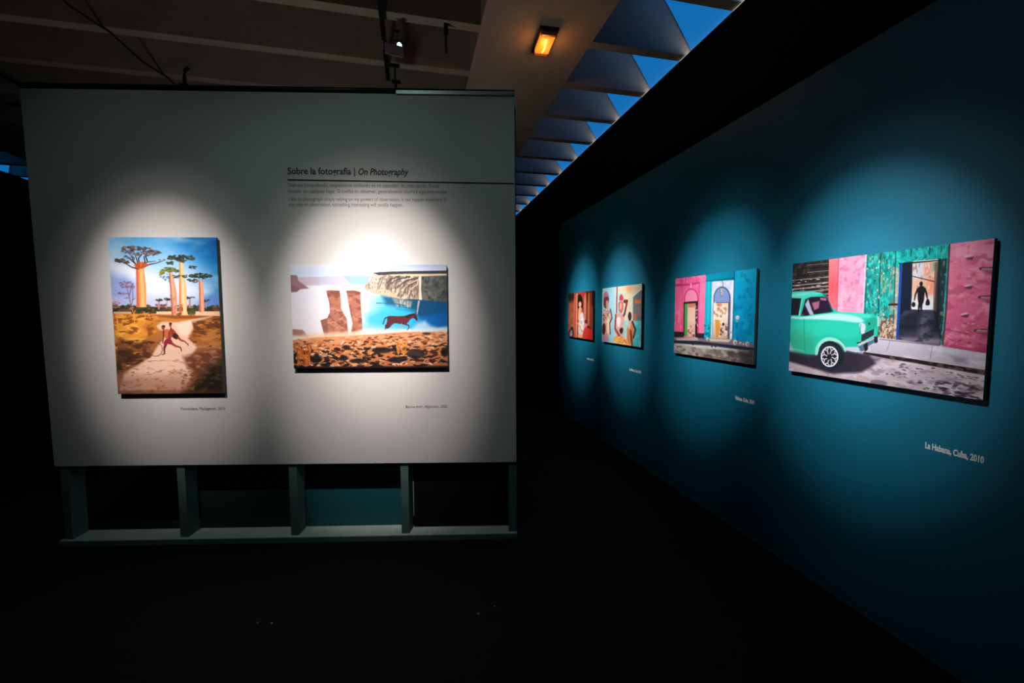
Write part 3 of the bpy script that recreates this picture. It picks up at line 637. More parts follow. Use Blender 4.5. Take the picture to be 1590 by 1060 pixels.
def print_doorways():
    """pink house and blue house side by side with arched doorways"""
    s = Sheet(300, 236, [(92, 180), (795, 95), (772, 924), (82, 825)], 31)
    s.poly([(0, 0), (893, 0), (893, 1060), (0, 1060)], (0, 150, 186))
    Pk = [(80, 170), (358, 146), (348, 700), (80, 700)]
    s.grad(Pk, [(0, (232, 100, 150)), (.3, (240, 108, 150)), (1, (236, 96, 128))], a=(200, 150), b=(200, 660)); s.tex(Pk, (216, 70, 122), 30, .8, .56, .7, al=.6); s.tex(Pk, (250, 150, 178), 34, .8, .54, .7, al=.6)
    s.poly([(90, 230), (230, 222), (358, 196), (358, 214), (230, 238), (90, 248)], (180, 52, 100), 5, .8); s.line([(155, 195), (155, 640)], 5, (190, 60, 106), .8)
    s.poly([(300, 160), (358, 150), (350, 655), (300, 655)], (250, 132, 172), 6, .7); s.line([(302, 220), (298, 655)], 5, (196, 64, 110), .8); s.line([(300, 210), (302, 330)], 6, (160, 40, 86), .6)
    s.poly([(222, 222), (236, 220), (234, 262), (220, 262)], (250, 170, 196), 4, .8)
    def arch(x0, x1, yt, ys, yb, col):
        t = [(x1-(x1-x0)*(1+math.cos(k))/2, ys-(ys-yt)*math.sin(k)) for k in np.linspace(math.pi, 0, 12)]
        t = [(x0+(x1-x0)*(1-math.cos(k))/2, ys-(ys-yt)*math.sin(k)) for k in np.linspace(0, math.pi, 12)]
        s.poly(t+[(x1, yb), (x0, yb)], col, 3)
    arch(170, 294, 266, 350, 400, (190, 60, 108)); arch(178, 286, 276, 354, 390, (240, 140, 170))
    s.poly([(166, 384), (292, 374), (288, 690), (166, 680)], (40, 26, 36), 2)
    s.grad([(178, 400), (270, 396), (268, 690), (176, 682)], [(0, (226, 176, 150)), (.5, (236, 196, 176)), (1, (206, 150, 130))], a=(200, 400), b=(200, 680)); s.poly([(176, 400), (202, 398), (198, 680), (174, 680)], (60, 150, 76), 4, .9)
    s.poly([(206, 400), (266, 398), (262, 430), (206, 430)], (196, 104, 84), 8, .8); s.dabs([(204, 590), (268, 590), (266, 684), (200, 680)], 16, 8, 10, [(180, 90, 76), (90, 50, 56), (236, 214, 206)], al=.7)
    s.poly([(270, 396), (290, 390), (286, 650), (270, 650)], (60, 24, 40), 3, .9); s.dabs([(270, 420), (292, 420), (290, 600), (272, 600)], 12, 5, 12, [(240, 180, 200), (50, 20, 36)], al=.8)
    s.poly([(80, 640), (168, 644), (168, 690), (80, 690)], (44, 32, 44), 5); s.poly([(288, 655), (350, 655), (350, 700), (280, 700)], (44, 36, 46), 5)
    # teal
    s.grad([(358, 146), (605, 112), (605, 196), (420, 206), (358, 210)], [(0, (0, 140, 160)), (1, (0, 122, 150))], a=(360, 150), b=(600, 180)); s.line([(358, 206), (420, 200), (600, 178)], 6, (0, 74, 92), .8)
    s.poly([(356, 206), (412, 206), (400, 700), (346, 690)], (30, 170, 186), 4); s.line([(384, 210), (378, 690)], 10, (90, 204, 210), .6); s.tex([(346, 560), (404, 560), (400, 700), (346, 690)], (0, 96, 110), 18, 1, .48, .62, al=.8)
    s.poly([(412, 208), (602, 196), (592, 700), (404, 700)], (206, 208, 226), 3); s.tex([(412, 208), (602, 196), (592, 700), (404, 700)], (236, 236, 244), 30, 1, .5, .66, al=.6)
    arch(426, 572, 250, 350, 396, (70, 76, 110)); arch(434, 562, 260, 352, 392, (134, 150, 194))
    s.line([(498, 205), (508, 225), (504, 250)], 5, (80, 80, 90)); s.poly([(482, 272), (506, 270), (504, 332), (484, 332)], (190, 170, 150), 4, .9); s.line([(484, 275), (486, 330), (505, 332)], 3, (70, 60, 60))
    s.poly([(420, 388), (574, 384), (568, 704), (410, 700)], (110, 96, 110), 3)
    s.grad([(428, 396), (556, 392), (550, 700), (418, 698)], [(0, (236, 206, 180)), (.4, (244, 222, 204)), (1, (206, 160, 130))], a=(490, 395), b=(490, 700))
    s.dabs([(428, 396), (556, 392), (550, 520), (424, 520)], 26, 12, 14, [(200, 130, 80), (244, 230, 214), (180, 110, 90), (250, 236, 226)], al=.75)
    s.poly([(440, 536), (480, 540), (486, 600), (468, 690), (452, 690), (446, 610)], (214, 140, 50), 6, .9); s.oval(512, 576, 11, 14, (50, 36, 44), 3, .9); s.dabs([(490, 560), (548, 560), (546, 690), (480, 690)], 26, 9, 12, [(240, 226, 220), (130, 84, 76), (60, 44, 54), (216, 170, 150)], al=.75)
    s.oval(478, 410, 24, 14, (196, 100, 70), 8, .7); s.line([(558, 392), (552, 700)], 7, (60, 50, 66)); s.line([(424, 392), (414, 700)], 6, (150, 206, 220)); s.line([(588, 205), (578, 700)], 10, (236, 240, 246), .8)
    # blue wall
    Bl = [(606, 112), (800, 92), (778, 745), (590, 705)]
    s.grad(Bl, [(0, (24, 160, 192)), (.5, (0, 146, 188)), (1, (0, 130, 170))], soft=3, a=(700, 110), b=(690, 730)); s.tex(Bl, (40, 172, 204), 44, .8, .5, .66, al=.5); s.tex(Bl, (0, 104, 142), 34, .7, .58, .72, al=.5)
    s.line([(606, 120), (592, 700)], 8, (0, 66, 84), .8); s.oval(633, 518, 17, 19, (190, 204, 206), 4); s.poly([(622, 532), (640, 532), (634, 570), (622, 565)], (150, 160, 160), 4, .9); s.poly([(620, 560), (640, 560), (630, 620), (616, 600)], (0, 80, 112), 10, .7)
    # pavement
    s.poly([(80, 690), (400, 700), (600, 705), (780, 745), (780, 780), (500, 760), (80, 735)], (124, 108, 118), 4); s.poly([(100, 700), (290, 692), (300, 716), (110, 722)], (206, 186, 176), 8, .8); s.poly([(390, 700), (580, 706), (560, 730), (400, 722)], (230, 206, 180), 6, .8)
    s.poly([(84, 716), (300, 722), (560, 752), (772, 776), (772, 800), (540, 780), (84, 745)], (36, 30, 44), 5, .9)
    s.grad([(84, 742), (540, 780), (772, 800), (770, 940), (84, 835)], [(0, (176, 160, 150)), (.5, (130, 112, 104)), (1, (96, 84, 82))], soft=3, a=(200, 760), b=(740, 860)); s.poly([(100, 744), (420, 762), (720, 806), (600, 800), (300, 780)], (226, 220, 216), 12, .8)
    s.tex([(84, 742), (772, 800), (770, 940), (84, 835)], (196, 184, 174), 24, 2, .52, .68, al=.7); s.tex([(84, 760), (772, 820), (770, 940), (84, 835)], (76, 62, 60), 22, 2, .54, .68, al=.7); s.poly([(640, 800), (772, 800), (772, 930), (700, 915)], (60, 52, 60), 30, .7)
    for (x, y, a, b) in [(376, 704, 12, 15), (614, 730, 17, 24), (718, 744, 16, 22), (660, 738, 12, 12), (688, 746, 10, 10), (574, 640, 9, 14)]: s.oval(x, y, a, b, (216, 206, 206), 5, .9); s.oval(x+4, y+5, a*.5, b*.5, (110, 96, 110), 5, .7)
    for x in (415, 445, 250): s.oval(x, 768 if x > 300 else 752, 10, 7, (40, 30, 40), 4, .8)
    s.grain(5, 1.6)
    return s


def print_family():
    """people sitting in a pale blue room, a man wearing a red cap in the middle"""
    s = Sheet(150, 124, [(40, 118), (625, 50), (610, 1000), (35, 915)], 41)
    s.poly([(0, 0), (694, 0), (694, 1060), (0, 1060)], (176, 206, 206))
    s.poly([(250, 90), (640, 40), (640, 200), (500, 230), (490, 600), (360, 600), (350, 200), (250, 200)], (226, 206, 172), 20, .9); s.oval(440, 130, 50, 60, (232, 160, 110), 40, .7)
    s.poly([(490, 240), (630, 130), (630, 620), (490, 600)], (112, 122, 122), 8); s.poly([(520, 290), (610, 285), (610, 350), (530, 360)], (230, 116, 76), 8); s.poly([(560, 400), (610, 390), (605, 540), (560, 540)], (160, 120, 130), 12, .8); s.oval(520, 550, 26, 60, (196, 110, 90), 10)
    s.line([(480, 250), (630, 120)], 16, (236, 220, 190)); s.line([(486, 250), (484, 600)], 14, (206, 216, 190))
    s.poly([(480, 610), (640, 600), (640, 1010), (480, 980)], (84, 186, 186), 10); s.tex([(480, 610), (640, 600), (640, 1010), (480, 980)], (160, 214, 204), 50, 1, .5, .64, al=.7)
    s.poly([(100, 110), (200, 100), (220, 900), (120, 900)], (150, 200, 210), 20, .7); s.line([(258, 96), (252, 480)], 22, (150, 66, 76)); s.line([(240, 110), (236, 480)], 10, (236, 206, 216))
    # left figure
    s.sm = 1
    s.poly([(60, 180), (110, 160), (140, 230), (140, 300), (50, 330)], (176, 116, 136), 16); s.poly([(60, 250), (140, 240), (138, 350), (110, 430), (56, 400)], (116, 50, 50), 12); s.poly([(90, 300), (130, 300), (150, 440), (100, 460)], (214, 160, 140), 12, .8); s.poly([(50, 470), (150, 440), (180, 560), (160, 800), (90, 880), (40, 800)], (212, 168, 150), 12)
    s.poly([(120, 560), (165, 600), (155, 800), (100, 790)], (246, 214, 176), 10); s.line([(160, 430), (185, 560), (150, 640), (160, 800)], 18, (50, 34, 44)); s.poly([(40, 650), (90, 640), (90, 800), (40, 820)], (96, 36, 40), 12); s.poly([(40, 820), (130, 820), (150, 920), (40, 920)], (190, 150, 170), 14)
    s.dabs([(50, 440), (150, 440), (150, 640), (60, 640)], 24, 16, 16, [(240, 206, 196), (130, 70, 80)], al=.7)
    # middle figure
    s.poly([(290, 240), (320, 205), (350, 240), (356, 300), (290, 310)], (206, 60, 84), 8); s.poly([(350, 290), (430, 290), (410, 350), (350, 340)], (110, 44, 50), 8); s.poly([(276, 320), (350, 310), (356, 420), (330, 500), (290, 480), (276, 400)], (196, 110, 96), 8); s.poly([(300, 340), (330, 340), (320, 440), (300, 430)], (240, 190, 160), 8, .9); s.line([(400, 350), (370, 500), (350, 540)], 30, (120, 44, 60))
    s.poly([(240, 520), (290, 480), (350, 520), (380, 640), (360, 860), (220, 820), (230, 640)], (216, 160, 150), 10); s.poly([(250, 540), (320, 560), (300, 700), (260, 690)], (244, 222, 222), 12, .9); s.line([(240, 520), (230, 720), (300, 840)], 30, (150, 60, 50)); s.poly([(290, 720), (350, 700), (350, 780), (310, 810)], (60, 30, 36), 8)
    s.poly([(210, 820), (380, 850), (480, 930), (480, 990), (210, 950)], (230, 160, 90), 12); s.dabs([(210, 820), (480, 880), (470, 980), (210, 940)], 30, 14, 14, [(250, 200, 120), (190, 90, 70), (250, 226, 200)], al=.75)
    s.poly([(350, 600), (410, 610), (400, 840), (350, 840)], (160, 206, 190), 10, .8)
    # right figure
    s.oval(446, 540, 26, 68, (70, 30, 36), 8); s.poly([(410, 640), (480, 600), (510, 700), (490, 960), (400, 930)], (206, 130, 84), 10); s.poly([(420, 620), (470, 620), (450, 720), (415, 720)], (230, 180, 170), 10, .9); s.line([(485, 620), (530, 740), (500, 850)], 26, (70, 50, 60)); s.line([(460, 760), (480, 960)], 34, (110, 40, 36), .8)
    s.grain(6, 1.6)
    return s


def print_dancer():
    """dark-haired woman in white beside orange columns, a red cloth to her right"""
    s = Sheet(124, 124, [(65, 165), (505, 125), (495, 972), (70, 912)], 51)
    s.poly([(0, 0), (558, 0), (558, 1060), (0, 1060)], (150, 74, 54))
    s.poly([(50, 150), (230, 140), (160, 330), (50, 350)], (40, 26, 22), 60, .9); s.poly([(330, 120), (520, 110), (520, 420), (400, 330)], (56, 24, 20), 60, .9)
    s.poly([(60, 330), (170, 300), (170, 780), (60, 850)], (196, 104, 74), 40, .8); s.tex([(60, 250), (170, 250), (170, 780), (60, 850)], (110, 60, 40), 60, .5, .5, .66, al=.6)
    for x, w_, c in [(180, 34, (216, 96, 72)), (215, 26, (246, 170, 140)), (200, 10, (120, 40, 34)), (232, 12, (130, 40, 34)), (360, 34, (220, 140, 110)), (425, 26, (214, 116, 70)), (460, 30, (150, 60, 44)), (395, 12, (120, 46, 40))]:
        s.line([(x+6, 180), (x, 540), (x-4, 930)], w_, c, .85)
    s.sm = 2
    s.oval(330, 180, 40, 40, (190, 30, 40), 30, .8); s.poly([(232, 190), (300, 190), (330, 320), (320, 460), (230, 440), (228, 300)], (30, 12, 12), 14)
    s.oval(274, 362, 26, 46, (250, 170, 140), 8); s.poly([(250, 410), (295, 400), (310, 460), (250, 640), (236, 620)], (240, 160, 120), 10)
    s.poly([(280, 520), (330, 480), (355, 720), (330, 900), (240, 890), (250, 640)], (226, 214, 206), 14); s.line([(235, 680), (350, 860)], 30, (236, 150, 120)); s.dabs([(250, 560), (340, 560), (330, 880), (250, 880)], 20, 10, 30, [(250, 240, 230), (190, 170, 170)], al=.7)
    s.poly([(240, 860), (330, 880), (320, 940), (235, 930)], (250, 160, 120), 14)
    s.poly([(340, 760), (440, 740), (500, 820), (500, 980), (320, 950)], (224, 60, 54), 16); s.oval(378, 660, 22, 30, (90, 30, 60), 8); s.oval(380, 720, 24, 30, (240, 130, 150), 10, .9); s.oval(420, 750, 20, 20, (40, 20, 24), 8, .9); s.oval(450, 775, 14, 16, (40, 16, 20), 6, .9)
    s.poly([(70, 860), (150, 700), (180, 930), (80, 915)], (44, 24, 30), 14); s.poly([(90, 870), (130, 780), (150, 850), (140, 912), (100, 905)], (216, 206, 226), 10, .8); s.line([(110, 880), (130, 820)], 10, (40, 30, 60)); s.poly([(230, 640), (256, 620), (250, 680), (232, 690)], (206, 40, 40), 6, .9)
    s.grain(6, 1.6)
    return s

# ---------------------------------------------------------------- the free-standing white display wall
PA = 0.198                                   # its turn about z
PD = 3.021
PX, PY = PD*math.sin(PA), PD*math.cos(PA)    # foot point on its front face


def on_panel(s, off=0.0):
    """floor point at s metres along the display wall, off metres in front of its face"""
    return (PX+s*math.cos(PA)-off*math.sin(PA), PY-s*math.sin(PA)-off*math.cos(PA))


dw = empty('display_wall', (PX, PY, 0), -PA, 'free-standing white display wall on bare timber posts, two prints hanging on it', 'display wall')
# (local x runs along the wall, local -y faces the visitor)
bm = bmesh.new()
pr = [(-3.110, .578), (.113, .566), (.106, 3.103), (-3.146, 3.117)]
f_ = [bm.verts.new((x, 0, z)) for x, z in pr]; b_ = [bm.verts.new((x, .016, z)) for x, z in pr]
bm.faces.new(f_); bm.faces.new(b_[::-1])
for i in range(4): bm.faces.new((f_[i], f_[(i+1) % 4], b_[(i+1) % 4], b_[i]))
obj('front_sheet', bm, WHITE, dw)
obj('back_sheet', box(-3.10, .10, .136, .152, .56, 3.09), BLACK, dw)
obj('side_sheet', box(.088, .104, .016, .136, .57, 3.09), BLACK, dw)
obj('side_sheet', box(-3.10, -3.085, .016, .136, .57, 3.09), BLACK, dw)
bm = tube([(-3.146, .012, 3.140), (.106, .012, 3.127)], .019, 14)
cap = obj('top_cap', bm, DARK, dw, True)
o = obj('highlight_strip', box(-.69, .104, -.012, -.001, 3.102, 3.128, .002), HILITE, dw); o['label'] = 'pale strip standing in for the highlight at the right end of the top edge'  # pale metal strip put in place of the highlight on the top edge
obj('top_board', box(-3.10, .10, .03, .15, 3.09, 3.115), BLACK, dw)
first = None
for x0, x1 in [(-3.093, -3.035), (-2.290, -2.235), (-1.512, -1.453), (-.718, -.663), (.060, .113)]:
    if first is None:
        first = obj('post', box(-.028, .028, .017, .135, .0, 3.0, .002), STUD, dw); o = first
    else:
        o = first.copy(); col.objects.link(o); o.parent = dw
    o.location = ((x0+x1)/2, 0, .04)
obj('base_rail', box(-3.115, .117, -.002, .150, 0, .040, .003), WOOD, dw)
b1 = obj('low_board', box(-1.46, -.663, .154, .170, .0, .34), LOWB, dw); b1['label'] = 'teal low board behind the posts'
obj('rail_facing', box(-3.115, .117, -.010, -.0025, 0, .037, .001), STUD, dw)
b3 = obj('low_board', box(-2.235, -1.462, .154, .168, .0, .338), LOWD, dw); b3['label'] = 'low board with shade put into its colour, second bay from the left'
b2 = obj('dark_board', box(-.645, .060, .110, .122, .041, .60), BLACK, dw); b2['label'] = 'black board behind the right-hand bay'
obj('board_edge', box(-.650, -.645, .108, .124, .128, .60), EDGE, b2)

# small steel bracket on top
br = empty('cable_bracket', (*on_panel(-2.095, 0), 3.155), -PA, 'small dark hook standing on top edge of the white display wall', 'bracket')
obj('hook', tube([(0, .02, 0), (0, .02, .06), (.005, .02, .10), (.03, .02, .115)], .011, 8), DARK, br, True)
obj('foot_plate', box(-.025, .025, -.0, .05, 0, .008, .002), DARK, br)


# ---------------------------------------------------------------- lettering
def lettering(name, body, size, width, mat_, parent=None, loc=(0, 0, 0), rot=(math.pi/2, 0, 0), shear=0.0, bold=0.0, h=None):
    cu = bpy.data.curves.new(name, 'FONT'); cu.body = body; cu.size = size; cu.extrude = .0004; cu.shear = shear; cu.offset = bold
    cu.resolution_u = 3
    o = bpy.data.objects.new(name, cu); cu.materials.append(mat_); col.objects.link(o)
    bpy.context.view_layer.update(); wd = o.dimensions.x
    me = bpy.data.meshes.new_from_object(o.evaluated_get(bpy.context.evaluated_depsgraph_get()))
    bpy.data.objects.remove(o); bpy.data.curves.remove(cu)
    me.name = name; me.materials.clear(); me.materials.append(mat_)
    o = bpy.data.objects.new(name, me); col.objects.link(o)
    o.scale = (width/wd if wd else 1, 1, 1)
    o.location = loc; o.rotation_euler = rot
    if parent: o.parent = parent
    return o


wt = empty('wall_text', (*on_panel(-1.431, .001), 2.38), -PA, 'two-language introduction text with a dark rule, upper right of the white wall', 'wall text')
lettering('heading', 'Sobre la fotografía |', .062, .452, INKD, wt, (0, 0, .196), bold=.0012)
lettering('heading', 'On Photography', .062, .340, INKD, wt, (.470, 0, .194), shear=.25, bold=.0012)
bm = bmesh.new(); bx(bm, 0, 1.533, -.001, .0005, .158-.0045, .158+.0045)
for v in bm.verts: v.co.z -= .017*v.co.x/1.533
obj('rule', bm, INKD, wt)
for i, (t, wd) in enumerate([('Disfruto fotografiando, simplemente confiando en mi capacidad de observación. Puede', 1.02),
                             ('suceder en cualquier lugar. Si confías en observar, generalmente ocurrirá algo interesante.', 1.075),
                             ('I like to photograph simply relying on my powers of observation. It can happen anywhere. If', 1.065),
                             ('you rely on observation, something interesting will usually happen.', .772)]):
    lettering('text_line', t, .036, wd, INKG, wt, (0, 0, [.112, .073, .020, -.016][i]))

INKC = INKG
for t, s0, wd, z, lab in [('Morondava, Madagascar, 2019', -2.227, .304, .966, 'small dark caption under the tree print on the white wall'),
                          ('Band-e Amir, Afganistán, 2002', -.670, .291, .966, 'small dark caption under the lake print on the white wall')]:
    o = lettering('caption', t, .030, wd, INKC, None, (*on_panel(s0, .001), z), (math.pi/2, 0, -PA)); tag(o, lab, 'caption')
for t, y, wd, z, sz, lab in [('La Habana, Cuba, 2010', 1.501, .214, .996, .040, 'white caption on the teal wall under the green car print'),
                             ('Habana, Cuba, 2010', 2.727, .183, .984, .038, 'white caption on the teal wall under the doorways print'),
                             ('La Habana, Cuba, 2014', 4.345, .250, .988, .038, 'white caption on the teal wall under the print of seated people'),
                             ('La Habana, Cuba, 2010', 5.545, .225, .985, .038, 'white caption on the teal wall under the farthest print')]:
    o = lettering('caption', t, sz, wd, INKW, None, (2.3425, y, z), (math.pi/2, 0, -math.pi/2), bold=.0016); tag(o, lab, 'caption')

# ---------------------------------------------------------------- the prints
_inkmat = {}


def ink_material(name):
    m = bpy.data.materials.new(name); m.use_nodes = True; nt = m.node_tree; b = nt.nodes['Principled BSDF']
    a = nt.nodes.new('ShaderNodeAttribute'); a.attribute_name = 'ink'; a.attribute_type = 'GEOMETRY'
    nt.links.new(a.outputs['Color'], b.inputs['Base Color'])
    b.inputs['Roughness'].default_value = .55; b.inputs['Specular IOR Level'].default_value = .25
    return m


INK = ink_material('printed_ink')


def print_sheet(s, wd, ht, y, parent, gain):
    nx, ny = s.w, s.h
    lin = s.linear(gain)
    xs = (np.arange(nx)/(nx-1)-.5)*wd; zs = (.5-np.arange(ny)/(ny-1))*ht
    co = np.zeros((ny, nx, 3), np.float32); co[..., 0] = xs; co[..., 1] = y; co[..., 2] = zs[:, None]
    idx = np.arange(nx*ny).reshape(ny, nx)
    q = np.stack([idx[:-1, :-1], idx[1:, :-1], idx[1:, 1:], idx[:-1, 1:]], -1).reshape(-1, 4)
    me = bpy.data.meshes.new('print'); me.vertices.add(nx*ny); me.vertices.foreach_set('co', co.ravel())
    me.loops.add(q.size); me.loops.foreach_set('vertex_index', q.ravel().astype(np.int32))
    me.polygons.add(len(q)); me.polygons.foreach_set('loop_start', np.arange(0, q.size, 4, dtype=np.int32))
    me.update(calc_edges=True)
    at = me.color_attributes.new('ink', 'FLOAT_COLOR', 'POINT')
    c = np.ones((ny*nx, 4), np.float32); c[:, :3] = np.clip(lin, 0, .95).reshape(-1, 3); at.data.foreach_set('color', c.ravel())
    o = bpy.data.objects.new('print', me); me.materials.append(INK); col.objects.link(o); o.parent = parent
    return o


def hang(sheet, loc, rz, wd, ht, label, t=.028, gain=1.0):
    e = empty('photograph', loc, rz, label, 'photograph')
    print_sheet(sheet, wd, ht, -t-.0005, e, gain)
    o = obj('mounting_board', box(-wd/2, wd/2, -t, -t+.018, -ht/2, ht/2), MOUNT, e); o['label'] = 'grey-edged board carrying the print'
    i = .035
    bm = bmesh.new()
    bx(bm, -wd/2+i, wd/2-i, -t+.0185, -.0005, ht/2-i-.03, ht/2-i); bx(bm, -wd/2+i, wd/2-i, -t+.0185, -.0005, -ht/2+i, -ht/2+i+.03)
    bx(bm, -wd/2+i, -wd/2+i+.03, -t+.0185, -.0005, -ht/2+i+.03, ht/2-i-.03); bx(bm, wd/2-i-.03, wd/2-i, -t+.0185, -.0005, -ht/2+i+.03, ht/2-i-.03)
    obj('batten_frame', bm, BLACK, e)
    return e


MOUNT = mat('mount_board', (.10, .105, .095), .7, noise=.1)
for fn, s0, s1, z0, z1, lab in [(print_trees, -2.620, -1.908, 1.088, 2.148, 'upright print of thick-trunked trees and two running children, on the white wall'),
                                (print_lake, -1.424, -.364, 1.256, 1.966, 'wide print of a blue lake, rock towers and a foal, on the white wall')]:
    hang(fn(), (*on_panel((s0+s1)/2, .0), (z0+z1)/2), -PA, s1-s0, z1-z0, lab)
for fn, y0, y1, z0, z1, lab in [(print_street, 2.243, 1.289, 1.266, 1.934, 'largest-looking print on the teal wall, green vintage car by a dark passage'),
                                (print_doorways, 3.477, 2.535, 1.267, 1.936, 'print of pink and blue house fronts with arched doorways, on the teal wall'),
                                (print_family, 5.011, 4.060, 1.269, 1.930, 'print of people in a pale blue room, second farthest on the teal wall'),
                                (print_dancer, 6.221, 5.297, 1.267, 1.919, 'farthest print on the teal wall, woman in white among orange columns')]:
    hang(fn(), (2.344, (y0+y1)/2, (z0+z1)/2), -math.pi/2, y0-y1, z1-z0, lab)

# ---------------------------------------------------------------- lighting track and spotlights
def track(name, a, b, z, label, ties=()):
    v = Vector((b[0]-a[0], b[1]-a[1], 0)); L = v.length; rz = math.atan2(v.y, v.x)
    e = empty(name, (a[0], a[1], z), rz, label, 'lighting track', 'black lighting tracks')
    bm = bmesh.new(); bx(bm, 0, L, -.022, .022, 0, .032, .003); bx(bm, .002, L-.002, -.017, -.010, -.006, .001); bx(bm, .002, L-.002, .010, .017, -.006, .001)
    obj('rail', bm, DARK, e)
    for t in ties:
        obj('hanger', tube([(t, 0, .032), (t, 0, H-z+.0)], .006, 6), DARK, e, True)
    return e


def spotlight(loc, target, label, watts, cone, color, track_z, spill=None, radius=.035, body=None, lz=0.0, sz=1.0, group='gallery spotlights'):
    """round can on a yoke under the track; the real lamp sits in its mouth"""
    e = empty('spotlight', loc, 0, label, 'spotlight', group)
    d = (Vector(target)-Vector(loc)); rz = math.atan2(d.y, d.x)
    q = d.to_track_quat('-Z', 'Y').to_matrix().to_4x4()
    can = lathe([(.020, .10), (.036, .095), (.044, .07), (.046, -.04), (.050, -.06), (.050, -.085), (.045, -.085), (.043, -.055), (.0, -.055)], 24, q)
    obj('lamp_head', can, body or DARK, e, True)
    obj('lens', lathe([(.041, -.052-lz), (.041, -.050-lz), (.0, -.050-lz)], 24, q), LENS, e)
    bm = bmesh.new(); s = Matrix.Rotation(rz, 4, 'Z')
    for sg in (-1, 1): bx(bm, -.012, .012, sg*.052-.003, sg*.052+.003, -.01, .085)
    bx(bm, -.012, .012, -.055, .055, .085, .091); bmesh.ops.transform(bm, matrix=s, verts=bm.verts)
    obj('yoke', bm, DARK, e)
    h = (track_z-loc[2])/sz; e.scale = (sz, sz, sz)
    obj('stem', tube([(0, 0, .091), (0, 0, h-.035)], .008, 8), DARK, e, True)
    obj('track_adapter', box(-.05, .05, -.018, .018, h-.035, h-.006, .003), DARK, e)
    beams = [(watts*p_, cone*c_, 'lamp_beam') for p_, c_ in PROFILE] + ([(spill[0], spill[1], 'lamp_spill')] if spill else [])
    for wt_, cn, nm in beams:
        l = bpy.data.lights.new(nm, 'SPOT'); l.energy = wt_; l.spot_size = math.radians(cn); l.spot_blend = 1.0
        l.shadow_soft_size = radius; l.color = (.72, 1.0, .86) if nm == 'lamp_spill' else color
        o = bpy.data.objects.new(nm, l); col.objects.link(o); o.parent = e
        o.matrix_local = q @ Matrix.Translation((0, 0, -.10))
    return e


TZ = 4.335
track('lighting_track', (-.23, 1.3), (-.23, 5.40), TZ, 'black lighting track under the ceiling beams running towards the white display wall', (.4, 2.23, 3.06, 3.92))
a0, a1 = on_panel(-3.0, 2.1), on_panel(.1, 2.1)
track('lighting_track', a0, a1, TZ, 'black lighting track across the room in front of the white display wall', (.3, 1.5, 2.7))

for s_, z_, lab in [(-2.30, 1.62, 'black spotlight aimed at the tree print'), (-.90, 1.62, 'black spotlight aimed at the lake print')]:
    p = on_panel(s_, 2.1); tgt = on_panel(s_+.03, 0)
    WW = WLAKE if s_ > -1.5 else WTREE
    spotlight((p[0], p[1], 3.95), (tgt[0], tgt[1], z_), lab, WW[0], WW[1], (1.0, .93, .90), TZ, (WW[2], WW[3]))
for y_, z_, ty, tz, P_, lab in [(1.75, 3.98, 1.84, 1.62, RW[0], 'black spotlight aimed at the green car print'),
                        (2.15, 3.98, 3.03, 1.62, RW[1], 'black spotlight aimed at the doorways print'),
                        (5.02, 3.96, 4.55, 1.62, RW[2], 'black spotlight aimed at the print of people in a pale blue room'),
                        (5.36, 4.08, 5.76, 1.62, RW[3], 'farthest black spotlight on the track, aimed at the farthest print')]:
    spotlight((-.23 if y_ < 4 else -.14, y_, z_), (2.344, ty, tz), lab, P_, RC, (.93, .97, 1.0), TZ, (P_*RSP, 62))
spotlight((-.10, 4.44, 4.185), (.42, 3.55, 3.92), 'small spotlight with lit blue-white lens hanging above the white wall', 4, 40, (.6, .9, 1.0), TZ, body=GREY, lz=.036, sz=.55, group='accent spotlights')

# pale barn door beside the visible spotlight
bd = empty('light_shield', (-.125, 4.34, 4.10), .2, 'small pale grey shield plate below the lit spotlight above the wall', 'shield')
obj('plate', box(-.085, .085, -.002, .002, -.06, .040, .001), GREY, bd)
obj('lip', box(-.11, -.095, -.004, .004, -.02, .05, .001), GREY, bd)

# ---------------------------------------------------------------- amber ceiling lamp
al = empty('emergency_lamp', (1.37, 4.43, H), math.radians(-3), 'small glowing amber lamp fixed under the concrete girder', 'lamp')
obj('housing', box(-.095, .095, -.205, .205, -.030, -.001, .006), DARK, al)
obj('diffuser', box(-.075, .075, -.155, .120, -.078, -.031, .010), AMBER, al)
obj('tube', tube([(-.012, -.13, -.081), (.008, .02, -.082), (.0, .09, -.081)], .009, 8), AMBERL, al, True)
e1 = obj('end_cap', box(-.075, .075, .121, .170, -.074, -.031, .008), PLAST, al); e1['label'] = 'pinkish plastic end'
obj('end_cap', box(-.077, .077, -.195, -.156, -.074, -.031, .008), PLAST, al)
l = bpy.data.lights.new('lamp_glow', 'POINT'); l.energy = 2.2; l.color = (1.0, .34, .06); l.shadow_soft_size = .05
o = bpy.data.objects.new('lamp_glow', l); col.objects.link(o); o.parent = al; o.location = (0, 0, -.14)

# ---------------------------------------------------------------- unseen uplighter added behind the display wall to brighten the ceiling
ul = empty('added_uplighter', (-.9, 4.1, 0), 0, 'added black uplighter, unseen behind the white display wall, brightening the ceiling', 'lamp')
obj('added_lamp_base', lathe([(.12, 0), (.12, .02), (.02, .03), (.02, .25), (.09, .30), (.10, .42), (.092, .42), (.085, .32), (.0, .32)], 24), DARK, ul, True)
l = bpy.data.lights.new('added_uplight', 'SPOT'); l.energy = UPW; l.spot_size = math.radians(140); l.spot_blend = 1; l.shadow_soft_size = .22; l.color = (1.0, .86, .70)
o = bpy.data.objects.new('added_uplight', l); col.objects.link(o); o.parent = ul; o.location = (0, 0, .45); o.rotation_euler = (math.pi, 0, 0)

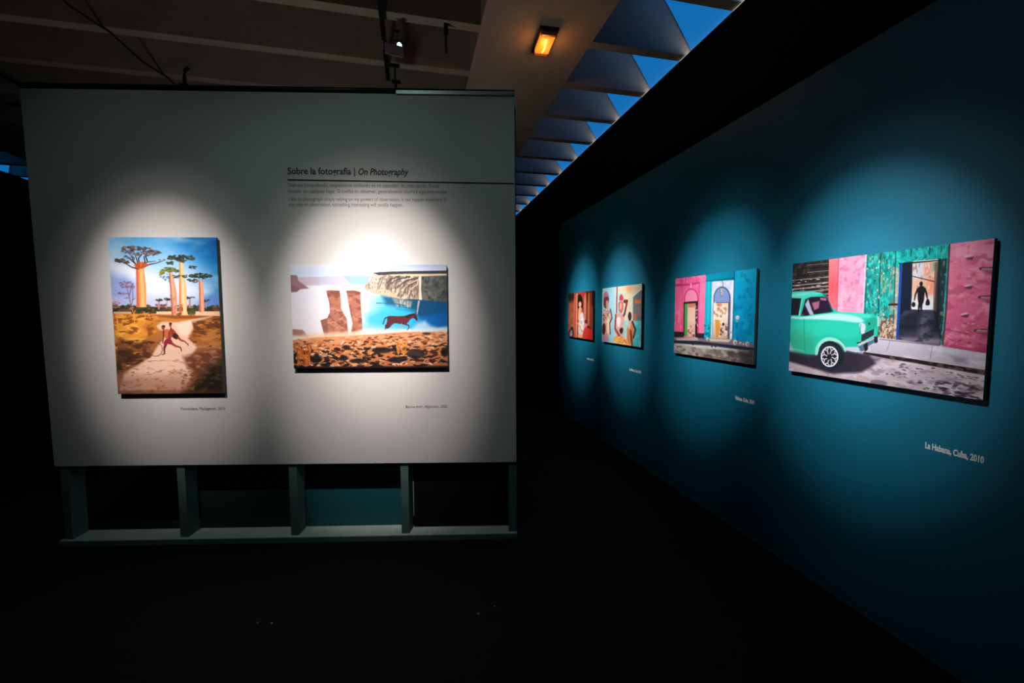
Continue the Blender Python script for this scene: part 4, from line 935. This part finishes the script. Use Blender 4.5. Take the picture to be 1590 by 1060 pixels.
# ---------------------------------------------------------------- hanging rod, cables
hr = empty('hanging_rod', (.365, 4.42, H), 0, 'dark rod hanging from a ceiling beam left of the amber lamp', 'rod')
obj('rod', tube([(0, 0, 0), (0, 0, -.27)], .011, 8), DARK, hr, True)
obj('clamp', box(-.02, .02, -.02, .02, -.09, -.0, .003), DARK, hr)
ca = obj('cable', tube([(-2.98, 4.45, 4.425), (-2.96, 4.85, 4.40), (-2.88, 5.25, 4.425), (-2.84, 5.7, 4.395), (-2.78, 6.08, 4.425), (-2.76, 6.3, 4.40)], .010, 6), CABLE)
tag(ca, 'thin dark cable running diagonally under the beams, upper left', 'cable')
cb = obj('cable', tube([(-5.35, 5.25, 4.42), (-5.15, 5.45, 4.16), (-5.0, 5.75, 4.10), (-4.75, 6.1, 4.14), (-4.55, 6.4, 4.08), (-4.45, 6.95, 4.42)], .022, 8), CABLE, None, True)
tag(cb, 'thick black cable sagging below the beams at far upper left', 'cable')

# ---------------------------------------------------------------- dark partition post seen in the gap beyond the display wall
pp = empty('partition_screen', (.95, 8.2, 0), 0, 'dark narrow screen standing in the gap beyond the white display wall', 'screen')
obj('panel', box(-1.2, .03, 0, .05, .0, 2.6), BLACK, pp)
pe = obj('edge_trim', box(.03, .075, -.01, .06, .35, 2.62), STUD, pp); pe['label'] = 'greenish edge strip'
for f in (-1.0, -.2): obj('foot', box(f-.03, f+.03, -.15, .2, 0, .03, .004), DARK, pp)

# ---------------------------------------------------------------- scraps on the floor
for i, (x, y, r) in enumerate([(.318, 2.22, .0065), (-.832, 2.42, .005), (-.757, 2.40, .006), (.415, 2.26, .004)]):
    bm = bmesh.new(); bmesh.ops.create_icosphere(bm, subdivisions=1, radius=r)
    for v in bm.verts: v.co *= .7+random.random()*.6; v.co.z *= .5
    bmesh.ops.translate(bm, verts=bm.verts, vec=(x, y, r*.45))
    lab = ['pale scrap on the dark floor, largest and second from the right', 'pale scrap on the dark floor, leftmost', 'pale scrap on the dark floor just right of the leftmost one', 'tiny pale scrap on the dark floor, rightmost'][i]
    tag(obj('paper_scrap', bm, CRUMB), lab, 'scrap', 'scraps on the floor')
